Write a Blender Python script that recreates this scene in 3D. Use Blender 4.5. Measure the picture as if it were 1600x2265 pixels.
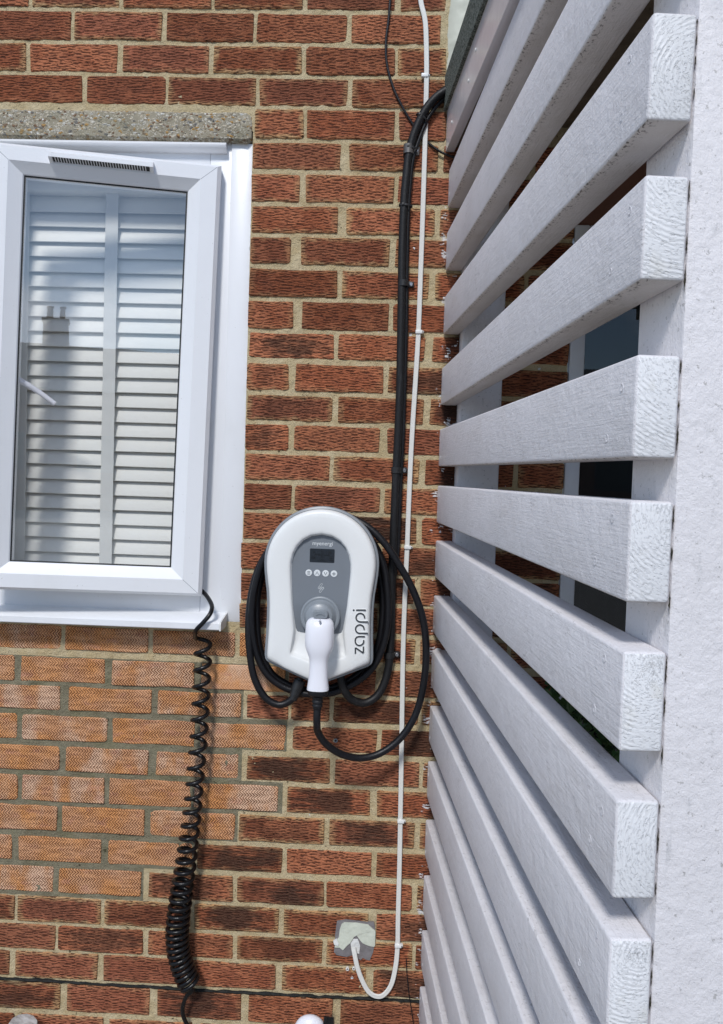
import bpy, bmesh, math, random
import numpy as np
from mathutils import Vector, Matrix, noise as mnoise
random.seed(11)
R = math.radians
for o in list(bpy.data.objects): bpy.data.objects.remove(o)
scene = bpy.context.scene
col = scene.collection

# ------------------------------------------------------------------ camera
W0, H0, FPX = 1600.0, 2265.0, 1780.6
CAM = np.array([0.0, -1.957, 1.40])
M3 = np.array([[0.9987742634951157, -0.03343391401063857, 0.036498547556286315],
               [0.037832900836820754, 0.040187219077273365, -0.9984756677241096],
               [0.031916174489756054, 0.9986326455793264, 0.041402862089171856]])
cd = bpy.data.cameras.new('camera'); cam = bpy.data.objects.new('camera', cd); col.objects.link(cam)
mw = Matrix([[*M3[i], CAM[i]] for i in range(3)] + [[0, 0, 0, 1]])
cam.matrix_world = mw
cd.sensor_fit = 'HORIZONTAL'; cd.sensor_width = 36.0; cd.lens = 36.0 * FPX / W0
cd.clip_start = 0.02; cd.clip_end = 400
scene.camera = cam

# ------------------------------------------------------------------ light
SUN_FROM = Vector((-0.21, -1.0, 1.04)).normalized()
elev = math.asin(SUN_FROM.z); azim = math.atan2(SUN_FROM.x, SUN_FROM.y)
world = bpy.data.worlds.new('World'); scene.world = world; world.use_nodes = True
wt = world.node_tree; wt.nodes.clear()
wo = wt.nodes.new('ShaderNodeOutputWorld'); bg = wt.nodes.new('ShaderNodeBackground')
sky = wt.nodes.new('ShaderNodeTexSky'); sky.sky_type = 'NISHITA'; sky.sun_disc = False
sky.sun_elevation = elev; sky.sun_rotation = azim
sky.air_density = 1.0; sky.dust_density = 0.2; sky.ozone_density = 3.5
# broken white cloud, even over the whole dome
wtc = wt.nodes.new('ShaderNodeTexCoord'); wmp = wt.nodes.new('ShaderNodeMapping'); wmp.inputs['Scale'].default_value = (1, 1, 2.2); wmp.inputs['Location'].default_value = (9.1, 3.3, 6.6)
wn = wt.nodes.new('ShaderNodeTexNoise'); wn.inputs['Scale'].default_value = 3.2; wn.inputs['Detail'].default_value = 7; wn.inputs['Roughness'].default_value = 0.6
wr = wt.nodes.new('ShaderNodeValToRGB'); wr.color_ramp.elements[0].position = 0.50; wr.color_ramp.elements[1].position = 0.66
wm = wt.nodes.new('ShaderNodeMix'); wm.data_type = 'RGBA'; wm.inputs['B'].default_value = (9.4, 10.5, 12.4, 1)
wt.links.new(wtc.outputs['Generated'], wmp.inputs['Vector']); wt.links.new(wmp.outputs[0], wn.inputs['Vector'])
wt.links.new(wn.outputs['Fac'], wr.inputs['Fac']); wt.links.new(wr.outputs['Color'], wm.inputs['Factor'])
wt.links.new(sky.outputs['Color'], wm.inputs['A']); wt.links.new(wm.outputs['Result'], bg.inputs['Color'])
bg.inputs['Strength'].default_value = 0.112
wt.links.new(bg.outputs[0], wo.inputs['Surface'])
sd = bpy.data.lights.new('sun', 'SUN'); sd.energy = 2.4; sd.angle = R(9.5); sd.color = (1.0, 0.98, 0.955)
sun = bpy.data.objects.new('sun', sd); col.objects.link(sun)
sun.rotation_euler = SUN_FROM.to_track_quat('Z', 'Y').to_euler()
vs = scene.view_settings
scene.display_settings.display_device = 'sRGB'
vs.view_transform = 'Standard'; vs.look = 'None'; vs.gamma = 1.0; vs.use_curve_mapping = False
vs.exposure = 0.08

# ------------------------------------------------------------------ survey helpers
def ray(px, py):
    v = M3 @ np.array([px - W0 / 2, -(py - H0 / 2), -FPX]); return v / np.linalg.norm(v)
def at(px, py, Y=0.0):
    """photo measurement -> real point on the vertical plane y = Y"""
    v = ray(px, py); return Vector(CAM + v * ((Y - CAM[1]) / v[1]))
def onplane(px, py, P, n):
    v = ray(px, py); t = ((np.array(P) - CAM) @ np.array(n)) / (v @ np.array(n)); return Vector(CAM + v * t)
def wall_x(px, z, Y=0.0):
    py = 1000.0
    for _ in range(6):
        p = at(px, py, Y); py -= (z - p.z) * 930
    return at(px, py, Y).x

# ------------------------------------------------------------------ object helpers
def tag(o, label=None, cat=None, group=None, kind=None):
    if label: o['label'] = label
    if cat: o['category'] = cat
    if group: o['group'] = group
    if kind: o['kind'] = kind
    return o
def empty(name, loc=(0, 0, 0)):
    o = bpy.data.objects.new(name, None); o.location = loc; o.empty_display_size = 0.05
    col.objects.link(o); return o
class MB:
    def __init__(s): s.v = []; s.f = []; s.m = []
    def add(s, vs_, fs, mi=0):
        b = len(s.v); s.v += [tuple(v) for v in vs_]
        s.f += [tuple(i + b for i in f) for f in fs]; s.m += [mi] * len(fs); return s
    def box(s, c, size, bev=0.0, seg=2, rot=None, mi=0):
        bm = bmesh.new(); bmesh.ops.create_cube(bm, size=1.0)
        bmesh.ops.scale(bm, vec=Vector(size), verts=bm.verts)
        if bev: bmesh.ops.bevel(bm, geom=list(bm.edges), offset=bev, segments=seg, affect='EDGES', profile=0.5)
        mt = Matrix.Translation(Vector(c)) @ (rot.to_4x4() if rot else Matrix.Identity(4))
        bm.verts.index_update()
        s.add([mt @ v.co for v in bm.verts], [[v.index for v in f.verts] for f in bm.faces], mi); bm.free(); return s
    def loft(s, rings, closed=True, cap0=False, cap1=False, mi=0):
        n = len(rings[0]); vs_ = [p for r in rings for p in r]; fs = []
        for k in range(len(rings) - 1):
            for i in range(n if closed else n - 1):
                j = (i + 1) % n; fs.append((k * n + i, k * n + j, (k + 1) * n + j, (k + 1) * n + i))
        if cap0: fs.append(tuple(reversed(range(n))))
        if cap1: fs.append(tuple((len(rings) - 1) * n + i for i in range(n)))
        return s.add(vs_, fs, mi)
    def tube(s, path, r, n=10, caps=True, mi=0, flat=None):
        path = [Vector(p) for p in path]; L = len(path); rings = []
        rad = r if hasattr(r, '__len__') else [r] * L
        t0 = (path[1] - path[0]).normalized(); u = t0.orthogonal().normalized()
        if flat: u = Vector(flat)
        for i, p in enumerate(path):
            t = (path[min(i + 1, L - 1)] - path[max(i - 1, 0)]).normalized()
            if flat: u = Vector(flat)
            u = (u - t * u.dot(t)).normalized(); w = t.cross(u)
            rings.append([p + (u * math.cos(2 * math.pi * k / n) + w * math.sin(2 * math.pi * k / n)) * rad[i] for k in range(n)])
        return s.loft(rings, True, caps, caps, mi)
    def sweep(s, path, prof, up, mi=0):
        """sweep a closed 2D profile (a along side, b along 'up') on a path, 'up' held"""
        path = [Vector(p) for p in path]; L = len(path); up = Vector(up); rings = []
        for i, p in enumerate(path):
            t = (path[min(i + 1, L - 1)] - path[max(i - 1, 0)]).normalized()
            w = t.cross(up).normalized(); u = w.cross(t)
            rings.append([p + w * a + u * b for a, b in prof])
        return s.loft(rings, True, True, True, mi)
    def lathe(s, prof, n=28, axis=Matrix.Identity(4), mi=0, cap=True):
        rings = [[axis @ Vector((r * math.cos(2 * math.pi * k / n), r * math.sin(2 * math.pi * k / n), h)) for k in range(n)] for r, h in prof]
        return s.loft(rings, True, cap, cap, mi)
    def prism(s, pts, y0, y1, mi=0):
        a = [(x, y0, z) for x, z in pts]; b = [(x, y1, z) for x, z in pts]
        return s.loft([a, b], True, True, True, mi)
    def ribbon(s, pts, w, y0, y1, closed=False, mi=0):
        """flat stroke of width w following (x,z) points, between y0 (back) and y1 (front)"""
        pts = [Vector((x, z)) for x, z in pts]; L = len(pts); l = []; r = []
        for i, p in enumerate(pts):
            a = pts[(i - 1) % L] if closed else pts[max(i - 1, 0)]
            b = pts[(i + 1) % L] if closed else pts[min(i + 1, L - 1)]
            t = (b - a).normalized(); n = Vector((-t.y, t.x)) * w / 2
            l.append(p + n); r.append(p - n)
        rings = [[(a.x, y0, a.y), (a.x, y1, a.y), (b.x, y1, b.y), (b.x, y0, b.y)] for a, b in zip(l, r)]
        if closed: rings.append(rings[0])
        return s.loft(rings, True, not closed, not closed, mi)
    def mesh(s, name, mats, smooth=None):
        me = bpy.data.meshes.new(name); me.from_pydata(s.v, [], s.f)
        mats = mats if isinstance(mats, (list, tuple)) else [mats]
        for m in mats: me.materials.append(m)
        for p, mi in zip(me.polygons, s.m): p.material_index = mi
        bm = bmesh.new(); bm.from_mesh(me); bmesh.ops.recalc_face_normals(bm, faces=bm.faces); bm.to_mesh(me); bm.free()
        if smooth is not None:
            me.shade_smooth(); me.set_sharp_from_angle(angle=R(smooth))
        me.update(); return me
    def build(s, name, mats, parent=None, smooth=None, label=None, loc=None, rot=None):
        o = bpy.data.objects.new(name, s.mesh(name, mats, smooth)); col.objects.link(o)
        if parent: o.parent = parent
        if loc is not None: o.location = loc
        if rot is not None: o.rotation_euler = rot
        if label: o['label'] = label
        return o
def spline(pts, n=8):
    """Catmull-Rom through 3D points"""
    P = [Vector(p) for p in pts]; P = [P[0] * 2 - P[1]] + P + [P[-1] * 2 - P[-2]]; out = []
    for i in range(1, len(P) - 2):
        for k in range(n):
            t = k / n; a, b, c, d = P[i - 1:i + 3]
            out.append(0.5 * ((2 * b) + (c - a) * t + (2 * a - 5 * b + 4 * c - d) * t * t + (3 * b - a - 3 * c + d) * t ** 3))
    out.append(P[-2]); return out

# ------------------------------------------------------------------ materials
class G:
    def __init__(s, name):
        s.mat = bpy.data.materials.new(name); s.mat.use_nodes = True; s.t = s.mat.node_tree; s.t.nodes.clear()
        s.out = s.t.nodes.new('ShaderNodeOutputMaterial')
    def n(s, ty, **kw):
        nd = s.t.nodes.new(ty)
        for k, v in kw.items():
            if k.startswith('_'): setattr(nd, k[1:], v)
            else: s.set(nd.inputs[k.replace('__', ' ')], v)
        return nd
    def set(s, inp, v):
        if isinstance(v, bpy.types.NodeSocket): s.t.links.new(v, inp)
        elif isinstance(v, (tuple, list)) and len(v) == 3 and inp.type == 'RGBA': inp.default_value = (*v, 1)
        else: inp.default_value = v
    def m(s, op, a, b=None, c=None, clamp=False):
        nd = s.t.nodes.new('ShaderNodeMath'); nd.operation = op; nd.use_clamp = clamp
        for i, v in enumerate((a, b, c)):
            if v is not None: s.set(nd.inputs[i], v)
        return nd.outputs[0]
    def ss(s, x, a, b):
        nd = s.t.nodes.new('ShaderNodeMapRange'); nd.interpolation_type = 'SMOOTHSTEP'
        s.set(nd.inputs[0], x); s.set(nd.inputs[1], a); s.set(nd.inputs[2], b); return nd.outputs[0]
    def mix(s, f, a, b):
        nd = s.t.nodes.new('ShaderNodeMix'); nd.data_type = 'RGBA'
        s.set(nd.inputs['Factor'], f); s.set(nd.inputs['A'], a); s.set(nd.inputs['B'], b); return nd.outputs['Result']
    def vmul(s, v, k):
        nd = s.t.nodes.new('ShaderNodeVectorMath'); nd.operation = 'MULTIPLY'; s.set(nd.inputs[0], v); s.set(nd.inputs[1], k); return nd.outputs[0]
    def vadd(s, v, k):
        nd = s.t.nodes.new('ShaderNodeVectorMath'); nd.operation = 'ADD'; s.set(nd.inputs[0], v); s.set(nd.inputs[1], k); return nd.outputs[0]
    def noise(s, v, scale=1.0, detail=3.0, rough=0.5):
        nd = s.n('ShaderNodeTexNoise', Vector=v, Scale=scale, Detail=detail, Roughness=rough); return nd.outputs['Fac']
    def xyz(s, v):
        nd = s.n('ShaderNodeSeparateXYZ', Vector=v); return nd.outputs
    def objco(s): return s.n('ShaderNodeTexCoord').outputs['Object']
    def pos(s): return s.n('ShaderNodeNewGeometry').outputs['Position']
    def rnd(s): return s.n('ShaderNodeObjectInfo').outputs['Random']
    def bump(s, h, dist, strength=1.0, prev=None):
        nd = s.n('ShaderNodeBump', Height=h, Distance=dist, Strength=strength)
        if prev is not None: s.set(nd.inputs['Normal'], prev)
        return nd.outputs[0]
    def finish(s, color, rough=0.5, normal=None, spec=0.5, metal=0.0, coat=0.0, **kw):
        b = s.n('ShaderNodeBsdfPrincipled')
        s.set(b.inputs['Base Color'], color); s.set(b.inputs['Roughness'], rough); s.set(b.inputs['Specular IOR Level'], spec)
        s.set(b.inputs['Metallic'], metal); s.set(b.inputs['Coat Weight'], coat)
        if normal is not None: s.set(b.inputs['Normal'], normal)
        for k, v in kw.items(): s.set(b.inputs[k.replace('__', ' ')], v)
        s.t.links.new(b.outputs[0], s.out.inputs['Surface']); return s.mat
def randvec(g, k=(37.1, 11.3, 53.7)):
    r = g.rnd(); nd = g.n('ShaderNodeCombineXYZ'); 
    for i in range(3): g.set(nd.inputs[i], g.m('MULTIPLY', r, k[i]))
    return nd.outputs[0]
FENCE_X = 0.111
def paint_marks(g, color, ridge, amount=1.0):
    """white paint flicked and dragged on the wall beside the fence (fixed marks)"""
    p = g.pos(); x, y, z = g.xyz(p)
    vor = g.n('ShaderNodeTexVoronoi', Vector=p, Scale=42.0); vor2 = g.n('ShaderNodeTexWhiteNoise', Vector=vor.outputs['Color'])
    d = g.m('ADD', vor.outputs['Distance'], g.m('MULTIPLY', g.m('SUBTRACT', g.noise(p, 300, 1), 0.5), 0.25))
    near = g.ss(x, -0.42, 0.10)
    thr = g.m('SUBTRACT', 1.0, g.m('MULTIPLY', near, 0.06))
    speck = g.m('MULTIPLY', g.m('LESS_THAN', d, g.m('MULTIPLY', vor2.outputs['Value'], 0.16)), g.m('GREATER_THAN', g.n('ShaderNodeTexWhiteNoise', Vector=g.vadd(vor.outputs['Color'], (3.1, 2.2, 1.7))).outputs['Value'], thr))
    n = g.noise(g.vmul(p, (1, 1, 1)), 26.0, 3, 0.6)
    fx = g.m('MULTIPLY', g.ss(x, FENCE_X - 0.030, FENCE_X + 0.012), g.m('SUBTRACT', 1.0, g.ss(x, FENCE_X + 0.045, FENCE_X + 0.06)))
    sm = g.m('MULTIPLY', g.m('MULTIPLY', fx, g.ss(n, 0.52, 0.66)), ridge)
    sm = g.m('MULTIPLY', g.ss(sm, 0.20, 0.42), 0.92)
    dark_strip = g.m('MULTIPLY', g.m('MULTIPLY', g.ss(x, FENCE_X - 0.004, FENCE_X + 0.012), g.m('SUBTRACT', 1.0, g.ss(x, FENCE_X + 0.045, FENCE_X + 0.06))), g.ss(g.noise(p, 9.0, 2), 0.42, 0.6))  # broken darker strip where the slat ends meet the wall
    c = g.mix(g.m('MULTIPLY', dark_strip, 0.8), color, (0.03, 0.018, 0.014))
    return g.mix(g.m('MAXIMUM', speck, sm), c, (0.8, 0.8, 0.8))

def mat_brick_rustic():
    g = G('rustic_brick'); rv = randvec(g); p0 = g.objco(); p = g.vadd(p0, rv); x, y, z = g.xyz(p0)
    oi = g.n('ShaderNodeObjectInfo'); sepc = g.n('ShaderNodeSeparateColor', Color=oi.outputs['Color'])
    hl, hh, soot, fr = sepc.outputs[0], sepc.outputs[1], sepc.outputs[2], oi.outputs['Alpha']
    rnd = oi.outputs['Random']
    warp = g.noise(g.vmul(p, (38, 1, 70)), 1.0, 2, 0.6)
    ph = g.m('ADD', g.m('DIVIDE', z, g.m('MULTIPLY_ADD', rnd, 0.0014, 0.0064)), g.m('MULTIPLY', warp, 1.5))
    colm = g.m('SINE', g.m('ADD', g.m('MULTIPLY', x, g.m('MULTIPLY_ADD', rnd, 60.0, 105.0)), g.m('MULTIPLY', g.noise(g.vmul(p, (24, 1, 50)), 1.0, 2), 8.0)))
    colm = g.m('MINIMUM', g.m('MAXIMUM', g.m('MULTIPLY', colm, 1.7), -1.0), 1.0)
    s = g.m('MULTIPLY_ADD', g.m('MULTIPLY', g.m('SINE', g.m('MULTIPLY', ph, 6.2832)), colm), 0.5, 0.5)
    dash = g.noise(g.vmul(p, (62, 1, 330)), 1.0, 3, 0.65)
    h = g.m('ADD', g.m('MULTIPLY', s, 0.50), g.m('MULTIPLY', g.ss(dash, 0.3, 0.7), 0.50))
    grain = g.noise(p, 750, 2, 0.6)
    pit = g.ss(g.noise(p, 120, 2, 0.5), 0.24, 0.34)
    groove = g.ss(h, 0.25, 0.52)
    big = g.noise(p, 16, 3, 0.55); mid = g.noise(g.vmul(p, (30, 1, 60)), 1.0, 3, 0.6)
    face = g.mix(g.ss(g.m('ADD', big, g.m('MULTIPLY', g.m('SUBTRACT', rnd, 0.5), 0.35)), 0.36, 0.64), (0.365, 0.116, 0.056), (0.525, 0.190, 0.096))
    face = g.mix(g.m('MULTIPLY', g.ss(mid, 0.45, 0.75), 0.45), face, (0.22, 0.078, 0.052))
    wn = g.n('ShaderNodeTexWhiteNoise', Vector=rv).outputs['Value']
    tone = g.m('MULTIPLY_ADD', wn, 0.52, 0.68)
    face = g.mix(g.m('MULTIPLY', g.ss(g.m('FRACT', g.m('MULTIPLY', rnd, 17.3)), 0.55, 1.0), 0.5), face, (0.33, 0.120, 0.075))
    
    tn = g.n('ShaderNodeMix', _data_type='RGBA', _blend_type='MULTIPLY'); g.set(tn.inputs['Factor'], 1.0); g.set(tn.inputs['A'], face)
    cb = g.n('ShaderNodeCombineColor'); [g.set(cb.inputs[i], tone) for i in range(3)]; g.set(tn.inputs['B'], cb.outputs[0]); face = tn.outputs['Result']
    dx = g.m('SUBTRACT', hl, g.m('ABSOLUTE', x)); dz = g.m('SUBTRACT', hh, g.m('ABSOLUTE', z))
    d = g.m('MINIMUM', dx, g.m('MULTIPLY', dz, 1.5))
    dj = g.m('ADD', d, g.m('MULTIPLY', g.m('SUBTRACT', g.noise(g.vmul(p, (60, 1, 45)), 1.0, 2), 0.5), 0.03))
    fringe = g.m('MULTIPLY', g.m('SUBTRACT', 1.0, g.ss(dj, 0.0, 0.018)), fr)
    face = g.mix(fringe, face, g.mix(mid, (0.55, 0.26, 0.095), (0.62, 0.46, 0.26)))
    ex = g.m('DIVIDE', x, hl); ez = g.m('DIVIDE', z, hh)
    rr = g.m('ADD', g.m('ADD', g.m('MULTIPLY', ex, ex), g.m('MULTIPLY', ez, g.m('MULTIPLY', ez, 0.5))), g.m('ADD', g.m('MULTIPLY', g.m('SUBTRACT', big, 0.5), 2.6), g.m('MULTIPLY', g.m('SUBTRACT', g.noise(g.vmul(p, (9, 1, 120)), 1.0, 3, 0.6), 0.5), 3.0)))
    sk = g.m('MULTIPLY', g.m('SUBTRACT', 1.0, g.ss(rr, 0.05, 0.95)), soot)
    face = g.mix(g.m('MULTIPLY', sk, 0.88), face, (0.045, 0.036, 0.028))
    c = g.mix(g.m('MULTIPLY', g.m('SUBTRACT', 1.0, groove), 0.84), face, (0.045, 0.016, 0.012))
    c = g.mix(g.m('MULTIPLY', g.m('SUBTRACT', 1.0, pit), 0.8), c, (0.03, 0.013, 0.010))
    c = g.mix(g.m('MULTIPLY', g.ss(grain, 0.4, 0.8), 0.22), c, (0.40, 0.20, 0.12))
    c = paint_marks(g, c, g.ss(h, 0.3, 0.6))
    nb = g.bump(g.m('ADD', h, g.m('MULTIPLY', pit, 0.35)), 0.0042, 1.0)
    nb = g.bump(grain, 0.0008, 0.8, nb)
    return g.finish(c, 0.9, nb, spec=0.08)
def mat_brick_herring():
    g = G('herringbone_brick'); rv = randvec(g); p0 = g.objco(); p = g.vadd(p0, rv); x, y, z = g.xyz(p0)
    oi = g.n('ShaderNodeObjectInfo'); sepc = g.n('ShaderNodeSeparateColor', Color=oi.outputs['Color'])
    pale, smoothk = sepc.outputs[2], oi.outputs['Alpha']; rnd = oi.outputs['Random']
    wob = g.noise(p, 40, 2)
    tri = g.m('ABSOLUTE', g.m('SUBTRACT', g.m('FRACT', g.m('ADD', g.m('DIVIDE', z, 0.0160), g.m('MULTIPLY', wob, 0.16))), 0.5))
    ph = g.m('ADD', g.m('DIVIDE', x, 0.0072), g.m('MULTIPLY', tri, 2.3))
    ph = g.m('ADD', ph, g.m('MULTIPLY', g.noise(p, 90, 1), 0.6))
    s = g.m('MULTIPLY_ADD', g.m('SINE', g.m('MULTIPLY', ph, 6.2832)), 0.5, 0.5)
    deep = g.ss(g.noise(g.vmul(p, (22, 1, 130)), 1.0, 2), 0.34, 0.62)
    amp = g.m('MULTIPLY', g.m('MULTIPLY_ADD', deep, 0.45, 0.55), g.m('SUBTRACT', 1.0, smoothk))
    h = g.m('MULTIPLY', s, amp)
    gro = g.m('MULTIPLY', g.m('SUBTRACT', 1.0, g.ss(s, 0.12, 0.5)), amp)
    grain = g.noise(p, 700, 2, 0.6)
    col1 = g.mix(g.ss(g.noise(p, 14, 2), 0.36, 0.62), (0.68, 0.345, 0.175), (0.72, 0.325, 0.120))
    col1 = g.mix(g.m('MULTIPLY', g.ss(g.noise(g.vmul(p, (20, 1, 9)), 1.0, 3), 0.40, 0.62), pale), col1, (0.80, 0.56, 0.40))
    col1 = g.mix(g.m('MULTIPLY', g.ss(g.noise(g.vmul(p, (24, 1, 55)), 1.0, 3), 0.55, 0.72), 0.5), col1, (0.58, 0.28, 0.20))
    c = g.mix(g.m('MULTIPLY', gro, 0.95), col1, (0.17, 0.05, 0.02))
    c = g.mix(g.m('MULTIPLY', g.ss(grain, 0.45, 0.8), 0.2), c, (0.72, 0.5, 0.36))
    nb = g.bump(h, 0.0026, 1.0); nb = g.bump(grain, 0.0007, 0.8, nb)
    return g.finish(c, 0.92, nb, spec=0.08)
def mat_mortar(name, a, b, moss=0.0):
    g = G(name); p = g.pos()
    n = g.noise(p, 22, 4, 0.6); gr = g.noise(p, 420, 3, 0.7)
    c = g.mix(g.ss(n, 0.3, 0.7), a, b)
    c = g.mix(g.m('MULTIPLY', g.m('SUBTRACT', 1.0, g.ss(gr, 0.28, 0.46)), 0.6), c, tuple(k * 0.35 for k in a))
    c = g.mix(g.m('MULTIPLY', g.ss(gr, 0.60, 0.75), 0.4), c, (0.58, 0.49, 0.33))
    pit = g.ss(g.noise(p, 75, 2), 0.22, 0.30); c = g.mix(g.m('MULTIPLY', g.m('SUBTRACT', 1.0, pit), 0.8), c, (0.04, 0.035, 0.02))
    if moss: c = g.mix(g.m('MULTIPLY', g.ss(g.noise(p, 12, 4), 0.5, 0.66), moss), c, (0.17, 0.17, 0.075))
    c = paint_marks(g, c, 0.7)
    nb = g.bump(g.m('ADD', gr, g.m('MULTIPLY', pit, 0.6)), 0.0040, 1.0); nb = g.bump(g.noise(p, 95, 3, 0.6), 0.0050, 0.9, nb)
    return g.finish(c, 0.92, nb, spec=0.2)
def mat_concrete():
    g = G('aggregate_concrete'); p = g.objco()
    warp = g.vadd(p, g.vmul(g.n('ShaderNodeTexNoise', Vector=p, Scale=90.0).outputs['Color'], (0.012, 0.012, 0.012)))
    v = g.n('ShaderNodeTexVoronoi', Vector=g.vmul(warp, (0.7, 0.9, 1.1)), Scale=165.0); wn = g.n('ShaderNodeTexWhiteNoise', Vector=v.outputs['Color'])
    v2 = g.n('ShaderNodeTexVoronoi', Vector=warp, Scale=300.0); wn2 = g.n('ShaderNodeTexWhiteNoise', Vector=v2.outputs['Color'])
    gr = g.noise(p, 500, 3, 0.7); big = g.noise(p, 25, 3)
    base = g.mix(g.ss(big, 0.3, 0.7), (0.30, 0.265, 0.195), (0.40, 0.355, 0.265))
    stone = g.n('ShaderNodeValToRGB', Fac=wn.outputs['Value']); cr = stone.color_ramp; cr.interpolation = 'CONSTANT'
    cr.elements[0].color = (0.36, 0.30, 0.21, 1); cr.elements[1].position = 0.35; cr.elements[1].color = (0.62, 0.55, 0.42, 1)
    for pos_, c_ in ((0.55, (0.24, 0.15, 0.09, 1)), (0.66, (0.62, 0.58, 0.49, 1)), (0.80, (0.45, 0.27, 0.10, 1)), (0.88, (0.20, 0.19, 0.17, 1)), (0.95, (0.74, 0.72, 0.66, 1))):
        e = cr.elements.new(pos_); e.color = c_
    is1 = g.m('MULTIPLY', g.m('LESS_THAN', v.outputs['Distance'], g.m('MULTIPLY_ADD', wn.outputs['Value'], 0.25, 0.38)), g.m('GREATER_THAN', g.n('ShaderNodeTexWhiteNoise', Vector=g.vadd(v.outputs['Color'], (5.0, 1.0, 2.0))).outputs['Value'], 0.18))
    is2 = g.m('MULTIPLY', g.m('LESS_THAN', v2.outputs['Distance'], 0.40), g.m('GREATER_THAN', wn2.outputs['Value'], 0.6))
    c = g.mix(g.m('MULTIPLY', is2, 0.8), base, g.mix(wn2.outputs['Value'], (0.25, 0.2, 0.14), (0.75, 0.7, 0.6)))
    c = g.mix(is1, c, stone.outputs['Color'])
    dark = g.ss(g.noise(p, 170, 2), 0.25, 0.36); c = g.mix(g.m('MULTIPLY', g.m('SUBTRACT', 1.0, dark), 0.8), c, (0.05, 0.045, 0.035))
    c = g.mix(g.m('MULTIPLY', g.ss(g.noise(p, 11, 3), 0.52, 0.66), 0.35), c, (0.26, 0.25, 0.17))
    dome = g.m('MULTIPLY', is1, g.m('SUBTRACT', 0.6, v.outputs['Distance']))
    nb = g.bump(dome, 0.006, 0.9); nb = g.bump(g.m('ADD', gr, dark), 0.0025, 0.9, nb)
    return g.finish(c, 0.85, nb, spec=0.3)
def mat_plain(name, c, rough=0.4, spec=0.5, bumpk=0.0, bscale=300.0, mott=0.0, metal=0.0, mscale=8.0, coat=0.0):
    g = G(name); p = g.objco(); cc = c
    if mott:
        n = g.noise(p, mscale, 4, 0.6); cc = g.mix(g.m('MULTIPLY', g.ss(n, 0.35, 0.7), mott), c, tuple(k * 0.55 for k in c))
    nb = g.bump(g.noise(p, bscale, 2), bumpk, 1.0) if bumpk else None
    rg = g.m('MULTIPLY_ADD', g.noise(p, 30, 3), 0.12, rough - 0.06)
    return g.finish(cc, rg, nb, spec=spec, metal=metal, coat=coat)
def mat_upvc():
    g = G('white_upvc'); p = g.pos()
    n = g.noise(g.vmul(p, (6, 6, 2.5)), 1.0, 4, 0.6); sp = g.ss(g.noise(p, 160, 2), 0.72, 0.80)
    c = g.mix(g.m('MULTIPLY', g.ss(n, 0.45, 0.75), 0.35), (0.80, 0.81, 0.83), (0.68, 0.685, 0.68))
    c = g.mix(g.m('MULTIPLY', sp, 0.35), c, (0.3, 0.28, 0.24))
    nb = g.bump(g.noise(p, 500, 2), 0.00025, 1.0); nb = g.bump(g.noise(p, 5, 2), 0.004, 0.35, nb)
    return g.finish(c, g.m('MULTIPLY_ADD', n, 0.2, 0.22), nb, spec=0.5)
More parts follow.
